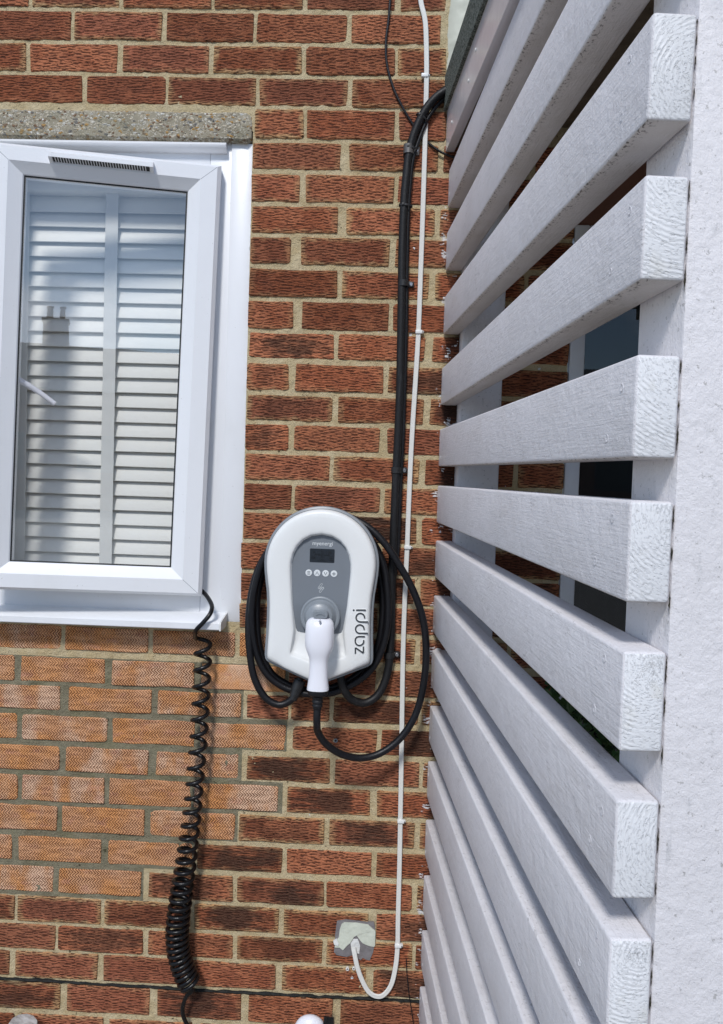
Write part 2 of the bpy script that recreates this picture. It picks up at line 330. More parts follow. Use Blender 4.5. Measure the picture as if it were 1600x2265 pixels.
def paint_wood(name, end=False, post=False):
    g = G(name); p0 = g.objco(); p = g.vadd(p0, randvec(g, (7.3, 3.1, 5.7))); x, y, z = g.xyz(p0)
    nrm = g.n('ShaderNodeTexCoord').outputs['Normal']; nx, ny, nz = g.xyz(nrm)
    mott = g.noise(p, 7, 4, 0.6)
    c = g.mix(g.ss(mott, 0.32, 0.72), (0.80, 0.775, 0.79), (0.74, 0.715, 0.725)) if not end else g.mix(g.ss(mott, 0.3, 0.7), (0.83, 0.83, 0.84), (0.78, 0.78, 0.79))
    if end:
        # sawn end grain: growth rings about an off-centre pith, thick paint
        rr = g.n('ShaderNodeVectorMath', _operation='LENGTH'); off = g.n('ShaderNodeCombineXYZ')
        r_ = g.rnd(); g.set(off.inputs[0], g.m('MULTIPLY_ADD', r_, 0.05, -0.055)); g.set(off.inputs[2], g.m('MULTIPLY_ADD', g.m('FRACT', g.m('MULTIPLY', r_, 7.7)), 0.12, -0.07))
        q = g.vadd(g.vmul(p0, (1, 0, 1)), off.outputs[0]); g.set(rr.inputs[0], q)
        ring = g.m('SINE', g.m('ADD', g.m('MULTIPLY', rr.outputs['Value'], 1500.0), g.m('MULTIPLY', g.noise(p, 60, 2), 9.0)))
        qx, qy, qz = g.xyz(q); th = g.m('ARCTAN2', qz, qx); cv = g.n('ShaderNodeCombineXYZ'); g.set(cv.inputs[0], g.m('MULTIPLY', th, 11.0)); g.set(cv.inputs[1], g.m('MULTIPLY', rr.outputs['Value'], 560.0)); g.set(cv.inputs[2], r_)
        chip = g.m('MULTIPLY_ADD', g.noise(g.vadd(cv.outputs[0], g.vmul(p0, (60, 1, 60))), 1.0, 3, 0.7), 0.7, g.m('MULTIPLY', g.noise(g.vmul(p, (300, 1, 300)), 1.0, 2, 0.6), 0.3))
        chip = g.ss(chip, 0.28, 0.52)
        patch = g.ss(g.noise(p, 40, 2), 0.38, 0.62)
        h = g.m('ADD', g.m('MULTIPLY', g.m('MULTIPLY', ring, patch), 0.26), g.m('MULTIPLY', chip, 0.85))
        nb = g.bump(h, 0.0008, 1.0)
        c = g.mix(g.m('MULTIPLY', g.m('SUBTRACT', 1.0, g.ss(chip, 0.0, 0.35)), 0.03), c, (0.50, 0.49, 0.47))
        c = g.mix(g.m('MULTIPLY', g.ss(g.noise(p, 30, 3), 0.60, 0.72), 0.2), c, (0.62, 0.58, 0.46))
        return g.finish(c, 0.55, nb, spec=0.4)
    stre = g.noise(g.vmul(p, (420, 18, 420)), 1.0, 3, 0.6)          # along the grain (y)
    cross = g.noise(g.vmul(p, (260, 420, 40)), 1.0, 2, 0.6)         # roller and brush marks
    fine = g.noise(p, 520, 3, 0.65)
    if post:
        stre = g.noise(g.vmul(p, (190, 190, 110)), 1.0, 3, 0.6)
    h = g.m('ADD', g.m('MULTIPLY', stre, 0.7), g.m('ADD', g.m('MULTIPLY', cross, 0.5), g.m('MULTIPLY', fine, 0.7)))
    nb = g.bump(h, 0.0010 if not post else 0.0009, 1.0); nb = g.bump(g.noise(p, 55, 2), 0.0022, 0.7, nb); nb = g.bump(g.noise(p, 170, 3), 0.0010 if post else 0.0008, 0.8, nb)
    hair = g.ss(g.noise(g.vmul(p, (600, 40, 600)) if not post else g.vmul(p, (500, 500, 50)), 1.0, 2), 0.70, 0.78)
    c = g.mix(g.m('MULTIPLY', hair, 0.3), c, (0.36, 0.34, 0.33))
    if not post:
        stn = g.ss(g.noise(g.vmul(p, (16, 5, 16)), 1.0, 4, 0.7), 0.52, 0.72); c = g.mix(g.m('MULTIPLY', stn, 0.22), c, (0.55, 0.50, 0.47))
        ck = g.ss(g.m('ABSOLUTE', g.m('SUBTRACT', g.noise(g.vmul(p, (70, 9, 70)), 1.0, 3, 0.6), 0.5)), 0.0, 0.012); ckm = g.m('MULTIPLY', g.m('SUBTRACT', 1.0, ck), g.ss(g.noise(p, 13, 2), 0.56, 0.66)); c = g.mix(g.m('MULTIPLY', ckm, 0.45), c, (0.25, 0.23, 0.22))
    if post:
        sm = g.ss(g.noise(g.vmul(p, (60, 60, 14)), 1.0, 5, 0.7), 0.58, 0.72); c = g.mix(g.m('MULTIPLY', sm, 0.5), c, (0.46, 0.46, 0.47))
        sp2 = g.ss(g.noise(p, 150, 3, 0.7), 0.62, 0.70); c = g.mix(g.m('MULTIPLY', sp2, 0.55), c, (0.25, 0.24, 0.22))
    else:
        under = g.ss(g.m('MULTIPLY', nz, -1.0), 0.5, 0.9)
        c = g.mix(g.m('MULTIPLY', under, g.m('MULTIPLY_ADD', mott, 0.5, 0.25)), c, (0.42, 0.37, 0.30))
        # mildew spotting along the lower outer arris
        band = g.m('MULTIPLY', under, g.m('SUBTRACT', 1.0, g.ss(g.m('ADD', x, 0.02), 0.003, 0.016)))
        spot = g.ss(g.noise(g.vmul(p, (260, 170, 260)), 1.0, 3, 0.7), 0.53, 0.62)
        c = g.mix(g.m('MULTIPLY', g.m('MULTIPLY', band, spot), 0.9), c, (0.06, 0.05, 0.04))
        top = g.ss(nz, 0.5, 0.9); c = g.mix(g.m('MULTIPLY', top, g.m('MULTIPLY', g.ss(g.noise(p, 220, 3), 0.6, 0.75), 0.4)), c, (0.3, 0.28, 0.25))
    return g.finish(c, 0.5, nb, spec=0.4)
def mat_glass(name, k, tint=(1, 1, 1), rough=0.0):
    g = G(name)
    fc = g.n('ShaderNodeLayerWeight', Blend=0.5).outputs['Facing']; fr = g.m('MULTIPLY_ADD', g.m('POWER', fc, 5.0), 1.0 - k, k, clamp=True)
    wav = g.bump(g.noise(g.pos(), 4.0, 2), 0.002, 0.18)
    gl = g.n('ShaderNodeBsdfGlossy', Color=(1, 1, 1), Roughness=rough, Normal=wav); tr = g.n('ShaderNodeBsdfTransparent', Color=tint)
    mx = g.n('ShaderNodeMixShader', Fac=fr); g.t.links.new(tr.outputs[0], mx.inputs[1]); g.t.links.new(gl.outputs[0], mx.inputs[2])
    if rough == 0.0 and name == 'porch_glass':
        st = g.ss(g.noise(g.vmul(g.pos(), (260, 1, 5)), 1.0, 3, 0.6), 0.45, 0.75); df = g.n('ShaderNodeBsdfDiffuse', Color=(0.30, 0.34, 0.37))
        m2 = g.n('ShaderNodeMixShader', Fac=g.m('MULTIPLY', st, 0.05)); g.t.links.new(mx.outputs[0], m2.inputs[1]); g.t.links.new(df.outputs[0], m2.inputs[2]); mx = m2
    g.t.links.new(mx.outputs[0], g.out.inputs['Surface']); return g.mat
def mat_felt():
    g = G('mineral_felt'); p = g.pos(); n = g.noise(p, 230, 2, 0.9); b = g.noise(p, 20, 3)
    c = g.mix(g.ss(n, 0.35, 0.68), (0.03, 0.036, 0.032), (0.25, 0.275, 0.245)); c = g.mix(g.m('MULTIPLY', b, 0.3), c, (0.05, 0.07, 0.05))
    return g.finish(c, 0.95, g.bump(n, 0.003, 1.0), spec=0.2)
def mat_leaf():
    g = G('shrub_leaf'); r = g.n('ShaderNodeNewGeometry').outputs['Random Per Island']
    c = g.mix(r, (0.03, 0.075, 0.02), (0.085, 0.15, 0.045)); return g.finish(c, 0.45, spec=0.4)
def mat_cable(name, c, rough=0.42, scuff=0.25):
    g = G(name); p = g.pos(); n = g.noise(g.vmul(p, (160, 160, 12)), 1.0, 3, 0.7)
    cc = g.mix(g.m('MULTIPLY', g.ss(n, 0.55, 0.75), scuff), c, tuple(min(1, k * 3 + 0.05) for k in c))
    return g.finish(cc, g.m('MULTIPLY_ADD', n, 0.25, rough - 0.12), g.bump(g.noise(p, 260, 2), 0.0006, 0.7), spec=0.35)

MT = dict(
    rustic=mat_brick_rustic(), herring=mat_brick_herring(),
    mortar=mat_mortar('sand_mortar', (0.59, 0.465, 0.265), (0.68, 0.565, 0.36), 0.06),
    mortar2=mat_mortar('grey_mortar', (0.215, 0.19, 0.125), (0.30, 0.27, 0.185), 0.3),
    concrete=mat_concrete(), upvc=mat_upvc(),
    gasket=mat_plain('black_gasket', (0.012, 0.012, 0.013), 0.5),
    glass=mat_glass('window_glass', 0.18), glass2=mat_glass('porch_glass', 0.045, (0.5, 0.55, 0.56)),
    blind=mat_plain('blind_slat', (0.84, 0.84, 0.79), 0.5, 0.3, 0.0004, 200),
    tape=mat_plain('blind_tape', (0.70, 0.71, 0.68), 0.8, 0.2, 0.001, 400),
    room=mat_plain('room_paint', (0.10, 0.10, 0.10), 0.9),
    slat=paint_wood('painted_timber'), slat_end=paint_wood('painted_end_grain', end=True), post=paint_wood('painted_post', post=True),
    gap=mat_plain('algae_dirt', (0.055, 0.05, 0.035), 0.95, 0.1, 0.003, 200, 0.5),
    fascia=mat_plain('fascia_board', (0.76, 0.72, 0.72), 0.2, 0.5, 0.0006, 25, 0.12),
    soffit=mat_plain('bare_timber', (0.20, 0.155, 0.105), 0.85, 0.2, 0.003, 90, 0.7, mscale=14),
    felt=mat_felt(), lead=mat_plain('painted_flashing', (0.56, 0.565, 0.475), 0.5, 0.4, 0.004, 22, 0.18),
    ch_white=mat_plain('charger_white', (0.80, 0.81, 0.80), 0.36, 0.45, 0.00012, 900),
    ch_rim=mat_plain('charger_rim', (0.24, 0.26, 0.28), 0.4), ch_panel=mat_plain('charger_grey', (0.185, 0.205, 0.23), 0.34, 0.5, 0.00012, 900),
    ch_boss=mat_plain('holder_grey', (0.235, 0.26, 0.285), 0.35), ch_dark=mat_plain('charger_back', (0.02, 0.02, 0.022), 0.6),
    plug=mat_plain('plug_white', (0.80, 0.805, 0.86), 0.30, 0.5), screen=mat_plain('lcd_screen', (0.022, 0.028, 0.036), 0.22, 0.4),
    ink=mat_plain('lcd_ink', (0.007, 0.009, 0.012), 0.4), print=mat_plain('pale_print', (0.72, 0.75, 0.76), 0.5), dark_print=mat_plain('charcoal_letter', (0.045, 0.05, 0.055), 0.45),
    letter_edge=mat_plain('letter_edge', (0.86, 0.87, 0.87), 0.3),
    rubber=mat_cable('black_rubber', (0.007, 0.007, 0.009), 0.40, 0.1), armour=mat_cable('armoured_sheath', (0.009, 0.009, 0.010), 0.5, 0.3),
    coil=mat_cable('glossy_black', (0.005, 0.005, 0.006), 0.30, 0.05),
    wcable=mat_cable('white_sheath', (0.72, 0.71, 0.67), 0.5, 0.0), wclip=mat_plain('white_plastic', (0.78, 0.78, 0.76), 0.4),
    bclip=mat_plain('black_plastic', (0.015, 0.015, 0.016), 0.45), steel=mat_plain('zinc_screw', (0.55, 0.55, 0.56), 0.3, 0.5, metal=1.0),
    dull=mat_plain('dull_metal', (0.16, 0.15, 0.14), 0.45, 0.5, metal=0.6, mott=0.5, mscale=60),
    sealant=mat_plain('clear_sealant', (0.215, 0.20, 0.205), 0.25, 0.6, 0.003, 60, 0.45, mscale=40), shard=mat_plain('weathered_plastic', (0.64, 0.67, 0.57), 0.6, 0.3, 0.002, 80, 0.35, mscale=30),
    dpc=mat_plain('bitumen_felt', (0.012, 0.013, 0.012), 0.7, 0.3, 0.006, 60), caulk=mat_plain('white_caulk', (0.74, 0.74, 0.72), 0.5, 0.4, 0.003, 120, 0.3, mscale=50),
    stone=mat_plain('pale_stone', (0.52, 0.50, 0.48), 0.9, 0.2, 0.01, 40, 0.6, mscale=30),
    leaf=mat_leaf(), twig=mat_plain('twig', (0.10, 0.07, 0.045), 0.9), bristle=mat_plain('black_bristle', (0.012, 0.012, 0.013), 0.8),
    ground=mat_plain('concrete_drive', (0.30, 0.285, 0.26), 0.9, 0.2, 0.006, 60, 0.3, mscale=3),
    far_wall=mat_plain('far_brick', (0.22, 0.11, 0.075), 0.9, 0.2, 0.004, 30, 0.4), far_roof=mat_plain('far_slate', (0.085, 0.085, 0.095), 0.8, 0.3, 0.01, 15, 0.4),
)

# ================================================================== SETTING
g_ = MB(); n_ = 24
for i in range(n_ + 1):
    for j in range(n_ + 1):
        pass
ground = MB().add([(-90, -150, -0.05), (90, -150, -0.05), (90, 60, -0.05), (-90, 60, -0.05)], [(0, 1, 2, 3)]).build('ground', MT['ground'])
tag(ground, kind='structure')

# ================================================================== HOUSE WALL
wall = empty('house_wall', (0, 0, 0))
tag(wall, 'red brick house wall with a paler herringbone-textured repair under the white window', 'wall')

# brick courses surveyed from the photograph: (x_ref, y_top, y_bot) then bricks (x_left, x_right) ; 'P' = repair bricks
D, P_ = 'rustic', 'herring'
COURSES = [
 ((715, -46, 20), D, [(-130, 62), (70, 264), (272, 467), (475, 670), (680, 875), (887, 988)]),
 ((715, 30, 93), D, [(-44, 157), (164, 358), (368, 560), (568, 767), (778, 976)]),
 ((715, 103, 164), D, [(-140, 57), (66, 259), (272, 463), (472, 667), (678, 874), (880, 988)]),
 ((715, 173, 234), D, [(-20, 181), (192, 366), (372, 566), (575, 769), (778, 985)]),
 ((715, 243, 306), D, [(563, 672), (678, 874), (883, 988)]),
 ((715, 316, 374), D, [(560, 753), (773, 970), (981, 1176)]),
 ((715, 387, 447), D, [(557, 662), (677, 872), (882, 1078)]),
 ((715, 457, 516), D, [(556, 748), (766, 962), (975, 1170)]),
 ((715, 526, 585), D, [(554, 643), (667, 861), (876, 1072)]),
 ((702, 597, 657), D, [(553, 745), (756, 948), (964, 1160)]),
 ((702, 668, 728), D, [(550, 648), (669, 858), (870, 1066)]),
 ((702, 738, 793), D, [(552, 738), (748, 940), (958, 1154)]),
 ((702, 807, 865), D, [(547, 638), (655, 847), (859, 1055)]),
 ((702, 876, 932), D, [(547, 735), (748, 937), (952, 1147)]),
 ((702, 942, 999), D, [(543, 638), (651, 839), (857, 1052)]),
 ((702, 1008, 1064), D, [(542, 730), (738, 927), (941, 1136)]),
 ((702, 1074, 1131), D, [(541, 645), (652, 840), (850, 1045)]),
 ((560, 1134, 1192), D, [(538, 724), (735, 921), (934, 1128)]),
 ((550, 1200, 1259), D, [(534, 632), (642, 832), (845, 1040)]),
 ((545, 1267, 1325), D, [(532, 720), (728, 916), (931, 1125)]),
 ((545, 1334, 1389), D, [(530, 628), (637, 835), (845, 1038)]),
 ((500, 1399, 1452), P_, [(-60, 134), (144, 327), (338, 518), (531, 624), D, (635, 735), (745, 918), (930, 1122)]),
 ((500, 1470, 1525), P_, [(-155, 32), (45, 232), (247, 430), (445, 630), D, (641, 830), (846, 1038)]),
 ((500, 1534, 1587), P_, [(-60, 131), (153, 334), (349, 533), D, (546, 637), (646, 730), (739, 925), (933, 1125)]),
 ((500, 1600, 1655), P_, [(-150, 37), (48, 236), (248, 430), (443, 630), D, (647, 834), (843, 1035)]),
 ((500, 1669, 1723), P_, [(-42, 131), (146, 328), (345, 526), D, (545, 731), (741, 927), (936, 1128)]),
 ((500, 1735, 1791), P_, [(-145, 38), (48, 231), (240, 422), (430, 615), D, (633, 820), (834, 1026)]),
 ((480, 1800, 1857), P_, [(-55, 124), (137, 320), (333, 518), D, (529, 717), (729, 915), (929, 1121)]),
 ((390, 1866, 1919), P_, [(-155, 26), (41, 223), (238, 425), D, (437, 624), (635, 822), (833, 1025)]),
 ((200, 1924, 1979), P_, [(-60, 117), (130, 312), D, (328, 515), (525, 716), (722, 911), (922, 1113)]),
 ((130, 1986, 2041), D, [(-145, 30), (38, 223), (231, 420), (430, 617), (629, 812), (832, 1024)]),
 ((200, 2053, 2106), D, [(-60, 121), (128, 316), (328, 515), (524, 713), (722, 912), (919, 1110)]),
 ((200, 2113, 2169), D, [(-160, 19), (33, 216), (229, 412), (423, 610), (625, 810), (826, 1017)]),
 ((200, 2181, 2240), D, [(-60, 132), (147, 331), (347, 533), (549, 736), (753, 940), (951, 1140)]),
 ((200, 2252, 2308), D, [(-155, 30), (45, 228), (240, 425), (440, 625), (640, 825), (840, 1030)]),
]
PORCH_WIN_X0, PORCH_WIN_X1 = 0.415, 1.25
brick_cache = {}
def brick_mesh(L, H, kind, var):
    key = (round(L / 0.004), round(H / 0.002), kind, var)
    if key in brick_cache: return brick_cache[key]
    rs = random.Random(hash(key) & 0xffff); a, b = L / 2, H / 2
    j = (lambda k: rs.uniform(-k, k)); nl = 4 if L > 0.15 else 2
    ch = 0.005 if rs.random() < 0.3 else 0.0025
    out = []
    xs = [(-a + ch) + (2 * a - 2 * ch) * i / nl for i in range(nl + 1)]
    for x in xs: out.append((x + j(0.001), -b + j(0.0016)))
    out.append((a + j(0.0017), -b + ch + j(0.001))); out.append((a + j(0.0017), b - ch + j(0.001)))
    for x in reversed(xs): out.append((x + j(0.001), b + j(0.0016)))
    out.append((-a + j(0.0017), b - ch + j(0.001))); out.append((-a + j(0.0017), -b + ch + j(0.001)))
    k = lambda p, s, y: (p[0] - math.copysign(s, p[0]), y, p[1] - math.copysign(s, p[1]))
    mb = MB(); mb.loft([[k(p, -0.0004, 0.016) for p in out], [k(p, 0.0002, 0.0015) for p in out], [k(p, 0.0022, 0.0) for p in out]], True, False, True)
    me = mb.mesh('brick', MT[kind]); brick_cache[key] = me; return me
def place_brick(xl, xr, zt, zb, kind):
    L, H = xr - xl, zt - zb
    o = bpy.data.objects.new('brick', brick_mesh(L, H, kind, random.randrange(3))); col.objects.link(o); o.parent = wall
    o.location = ((xl + xr) / 2, random.uniform(-0.0012, 0.0016), (zt + zb) / 2)
    o.rotation_euler = (random.gauss(0, 0.006), random.gauss(0, 0.0016), random.gauss(0, 0.003))
    if random.random() < 0.5: o.rotation_euler.y += math.pi; o.location.y += 0
    if kind == D:
        soot = random.choice((0, 0, 0, 0, 0.2, 0.4, 0.7, 0.9)) if zt < 1.95 else random.choice((0, 0, 0, 0.2))
        o.color = (L / 2, H / 2, soot, random.choice((0.1, 0.25, 0.35, 0.5, 0.7, 0.95)))
    else:
        sm = 0.65 if (445 - 5 < 0) else 0.0
        o.color = (L / 2, H / 2, random.uniform(0.05, 0.8), 0.0)
    return o
rows = []          # (z_top, z_bot, x where the repair ends)
for ci, (ref, k0, items) in enumerate(COURSES):
    zt, zb = at(ref[0], ref[1]).z, at(ref[0], ref[2]).z; zm = (zt + zb) / 2
    kind, pend, last = k0, None, None
    for it in items:
        if isinstance(it, str):
            pend = last; kind = it; continue
        xl, xr = wall_x(it[0], zm), wall_x(it[1], zm)
        o = place_brick(xl, xr, zt + random.uniform(-.0006, .0006), zb + random.uniform(-.0006, .0006), kind); last = xr
        if kind == P_ and it == (445, 630): o.color = (o.color[0], o.color[1], 0.6, 0.6)
        if (ci, it[0]) in ((17, 735), (19, 728), (14, 952)): o.color = (o.color[0], o.color[1], 1.0, o.color[3])
    rows.append((zt, zb, (pend + 0.008) if pend else -9))
    # the wall carries on behind the slatted fence, as far as the porch window
    if 5 <= ci <= 24:
        x = last + 0.011; n = 0
        while x < PORCH_WIN_X0 - 0.03:
            xr = min(x + 0.214, PORCH_WIN_X0 - 0.002); place_brick(x, xr, zt, zb, D); x = xr + 0.011
# a few courses above the picture, so the wall does not stop at its edge
for k in range(1, 6):
    zt, zb = rows[0][0] + .0755 * k, rows[0][1] + .0755 * k; x = -1.13 + (.112 if k % 2 else 0)
    while x < -.02: place_brick(x, x + .214, zt, zb, D); x += .225
    place_brick(x, .128, zt, zb, D)
# window opening
ZL_B = at(300, 311, 0).z                      # underside of the lintel
WX1 = wall_x(554, 1.75, 0.02)                 # right edge of the window frame
WX0 = -1.04                                   # left edge, outside the picture
ZW_T = at(530, 319, 0.02).z; ZW_B = at(525, 1376, 0.02).z
# mortar: one bed of relief behind the bricks, grey where the repair is
def mortar_sheet():
    mb = MB(); st = 0.0065; x0, x1, z0, z1 = -1.22, PORCH_WIN_X0 + 0.002, -0.12, 2.99
    nx, nz = int((x1 - x0) / st), int((z1 - z0) / st); idx = {}
    def hole(x, z): return x < WX1 - 0.004 and x > WX0 and ZW_B + 0.004 < z < ZL_B + 0.03
    def vid(i, k):
        if (i, k) not in idx:
            x, z = x0 + i * st, z0 + k * st
            y = 0.0034 + 0.0026 * mnoise.noise((x * 38, z * 38, 1.3)) + 0.0016 * mnoise.noise((x * 120, z * 120, 4.1))
            idx[(i, k)] = len(mb.v); mb.v.append((x, y, z))
        return idx[(i, k)]
    rz = [r for r in rows]
    for i in range(nx):
        for k in range(nz):
            x, z = x0 + (i + .5) * st, z0 + (k + .5) * st
            if hole(x, z): continue
            grey = 0
            for (zt, zb, pe), nxt in zip(rows, rows[1:] + [rows[-1]]):
                if pe > -5 and zb - 0.011 < z < zt + 0.0: grey = x < pe
                elif pe > -5 and z >= zt and z < zt + 0.010 and rows.index((zt, zb, pe)) > 22: grey = x < pe
            if rows[21][0] + 0.1 > z > rows[21][1] - 0.016: grey = 0
            if z < rows[29][1] - 0.012: grey = 0
            mb.f.append((vid(i, k), vid(i + 1, k), vid(i + 1, k + 1), vid(i, k + 1))); mb.m.append(1 if grey else 0)
    return mb.build('mortar', [MT['mortar'], MT['mortar2']], wall, smooth=180)
mortar_sheet()
# jamb return, lintel
MB().box((WX1 + 0.05, 0.09, (ZW_T + ZW_B) / 2), (0.09, 0.12, ZW_T - ZW_B + 0.1)).build('jamb_return', MT['mortar'], wall)
zlt = at(300, 243, -0.003).z
def lintel():
    x0, x1 = -1.25, wall_x(556, 2.2); z0, z1 = at(300, 309, 0).z, zlt; mb = MB(); rings = []
    n = 70
    prof = [(0.10, z0), (0.004, z0), (-0.004, z0 + 0.006), (-0.006, (z0 + z1) / 2), (-0.004, z1 - 0.006), (0.003, z1), (0.10, z1)]
    for i in range(n + 1):
        x = x0 + (x1 - x0) * i / n; e = 0.006 if i == n else 0.0
        rings.append([(x, y + 0.0015 * mnoise.noise((x * 40, z * 40, 7)) + (e if y < 0.05 else 0), z + (0.0018 * mnoise.noise((x * 25, z * 9, 2)) if y < 0.05 else 0) + (e if z < z0 + .02 else -e)) for y, z in prof])
    mb.loft(rings, False, False, False); mb.f.append(tuple(n * 7 + q for q in range(7))); mb.m.append(0)
    mb.build('lintel', MT['concrete'], wall, smooth=40)
lintel()
# damp-proof course squeezed from its bed joint
pts = []
for px in range(-120, 1010, 14):
    py = 2165 + (2195 - 2165) * px / 500 if px < 500 else 2195 + (2217 - 2195) * (px - 500) / 430
    p = at(px, py, -0.001); pts.append((p.x, p.y + random.uniform(-.0012, .001), p.z + random.uniform(-.0012, .0012)))
mbd = MB(); rings = []
for i, p in enumerate(pts):
    t = 0.0028 + random.uniform(-.0016, .0016); rings.append([(p[0], 0.02, p[2] - t), (p[0], p[1], p[2] - t), (p[0], p[1] - .002, p[2]), (p[0], p[1] + .001, p[2] + t), (p[0], 0.02, p[2] + t)])
mbd.loft(rings, True, True, True).build('damp_course', MT['dpc'], wall, smooth=60)
# flashing above the porch roof
def flashing():
    x0 = wall_x(989, 2.4); x1 = 1.7; z0, z1 = at(990, 205).z, 2.99; mb = MB(); nx, nz = 90, 60; V = []
    for k in range(nz + 1):
        for i in range(nx + 1):
            x = x0 + (x1 - x0) * i / nx; z = z0 + (z1 - z0) * k / nz
            lap = 0.003 if z > at(1020, 104).z else 0.0
            y = -0.006 - lap - 0.005 * abs(mnoise.noise((x * 9, z * 22, 3))) - 0.002 * mnoise.noise((x * 40, z * 40, 5))
            V.append((x + 0.002 * mnoise.noise((z * 14, 1, 1)) * (i == 0), y if i else 0.004, z))
    F = [(k * (nx + 1) + i, k * (nx + 1) + i + 1, (k + 1) * (nx + 1) + i + 1, (k + 1) * (nx + 1) + i) for k in range(nz) for i in range(nx)]
    mb.add(V, F).build('flashing', MT['lead'], wall, smooth=60)
flashing()

# ------------------------------------------------------------------ the window (part of the wall)
win = MB(); U = MT['upvc']
YF = 0.018
fw = 0.108
xr_in = WX1 - fw; zt_in = ZW_T - 0.05; zb_in = at(280, 1345, 0.02).z + 0.03
zfb = at(280, 1347, YF).z
win.box((WX1 - fw / 2, YF + 0.035, (ZW_T + ZW_B) / 2), (fw, 0.07, ZW_T - ZW_B), 0.002)
win.box((WX1 - 0.03, YF - 0.0015, (ZW_T + ZW_B) / 2), (0.052, 0.006, ZW_T - ZW_B - 0.001), 0.0015)
win.box(((WX0 + WX1 - fw) / 2, YF + 0.034, ZW_T - 0.03), (WX1 - fw - WX0, 0.068, 0.06), 0.002)
win.box(((WX0 + WX1 - fw) / 2, YF + 0.033, zfb + 0.03), (WX1 - fw - WX0, 0.07, 0.062), 0.002)
win.box((WX0 + 0.035, YF + 0.036, (ZW_T + zfb) / 2), (0.07, 0.066, ZW_T - zfb), 0.002)
window = win.build('window', U, wall, smooth=35, label='white framed window, its sash opened outwards')
# rounded head trim under the lintel
hz = at(250, 309, -0.006).z; xh = wall_x(499, 2.17, -0.006)
prof = [(YF + .002, hz - .019), (YF - .010, hz - .019), (YF - .021, hz - .014), (YF - .0235, hz - .006), (YF - .017, hz + .001), (YF + .002, hz + .003)]
MB().loft([[(x, y, z) for y, z in prof] for x in (WX0, xh)], True, True, True).build('head_trim', U, window, smooth=50)
# sill with end cap
sx1 = at(486, 1372, -0.06).x
nb_, nt_ = at(280, 1387, -0.062).z, at(280, 1370, -0.062).z; zbk = at(280, 1346, 0.02).z
prof = [(0.05, zbk + .002), (0.02, zbk), (-0.058, nt_), (-0.062, nt_ - .003), (-0.062, nb_ + .002), (-0.060, nb_), (-0.050, nb_), (-0.050, nb_ + .012), (0.05, nb_ + .012)]
MB().loft([[(x, y, z) for y, z in prof] for x in (WX0 - .03, sx1)], True, True, False).build('sill', U, window, smooth=30)
MB().loft([[(x, y, z) for y, z in [(0.046, zbk + .003), (0.02, zbk + .002), (-0.060, nt_ + .001), (-0.064, nt_ - .003), (-0.064, nb_ - .001), (0.046, nb_ - .001)]] for x in (sx1 + .0005, sx1 + .004)], True, True, True).build('sill_end_cap', MT['caulk'], window, smooth=30)
# mastic line between frame and bricks
pts = []
for k in range(150):
    z = ZW_B + (ZW_T - ZW_B) * k / 149
    pts.append((WX1 + 0.003 + random.uniform(-.002, .002), YF - 0.004 + random.uniform(-.003, .002), z))
MB().tube(pts, [0.0065 + random.uniform(-.002, .0022) for _ in pts], 7).build('mastic', MT['caulk'], window, smooth=70)
# sash, hung on the right, swung open to the left and slightly dropped
SR = Vector((-0.4434, -0.022, 0)); sdir = Vector((-0.4776, -0.083, 0)); sL = sdir.length; sdir.normalize()
ang = math.atan2(-sdir.y, -sdir.x)            # rotation about z of local -x axis
lift = 0.0105 / sL
snorm = np.array([sdir.y, -sdir.x, 0]); snorm = snorm / np.linalg.norm(snorm)
zc = (2.139 + 1.1002) / 2
S_M = Matrix.Translation((SR.x, SR.y, zc)) @ Matrix.Rotation(math.atan2(sdir.y, sdir.x) - math.pi, 4, 'Z') @ Matrix.Rotation(math.atan(lift), 4, 'Y')
S_I = S_M.inverted()
def sash_pt(px, py, off=0.0):
    pl = S_M @ Vector((0, off, 0)); nv = (S_M.to_3x3() @ Vector((0, 1, 0)))
    return S_I @ onplane(px, py, tuple(pl), tuple(nv))
gl = [sash_pt(*q, 0.02) for q in ((47, 390), (408, 420), (386, 1252), (28, 1245))]
gx0, gx1 = (gl[0].x + gl[3].x) / 2, (gl[1].x + gl[2].x) / 2; gz1, gz0 = (gl[0].z + gl[1].z) / 2, (gl[2].z + gl[3].z) / 2
tr, br = sash_pt(480, 362), sash_pt(455, 1320)
ox1 = (tr.x + br.x) / 2; oz1 = (sash_pt(0, 312).z + tr.z) / 2; oz0 = (sash_pt(0, 1305).z + br.z) / 2; ox0 = gx0 - (ox1 - gx1)
def rect(x0, x1, z0, z1, y): return [(x0, y, z0), (x1, y, z0), (x1, y, z1), (x0, y, z1)]
def inset(d, y): return rect(ox0 + d, ox1 - d, oz0 + d, oz1 - d, y)
bw = ox1 - gx1
def ringm(f, y):   # ring at fraction f between the outer edge and the glass edge
    return rect(ox0 + (gx0 - ox0) * f, ox1 + (gx1 - ox1) * f, oz0 + (gz0 - oz0) * f, oz1 + (gz1 - oz1) * f, y)
mb = MB().loft([ringm(0.0, 0.052), ringm(0.0, 0.009), ringm(0.11, 0.0), ringm(0.60, 0.0), ringm(0.64, 0.002), ringm(0.97, 0.0165), ringm(1.0, 0.020), ringm(1.0, 0.05)])
sash = mb.build('sash', U, window, smooth=12); sash.matrix_world = S_M
def sash_part(mb, name, mat, smooth=None, label=None):
    o = mb.build(name, mat, window, smooth, label); o.matrix_world = S_M; return o
sash_part(MB().loft([rect(gx0 - .001, gx1 + .001, gz0 - .001, gz1 + .001, 0.0195), rect(gx0 + .0035, gx1 - .0035, gz0 + .0035, gz1 - .0035, 0.0205)]), 'gasket', MT['gasket'])
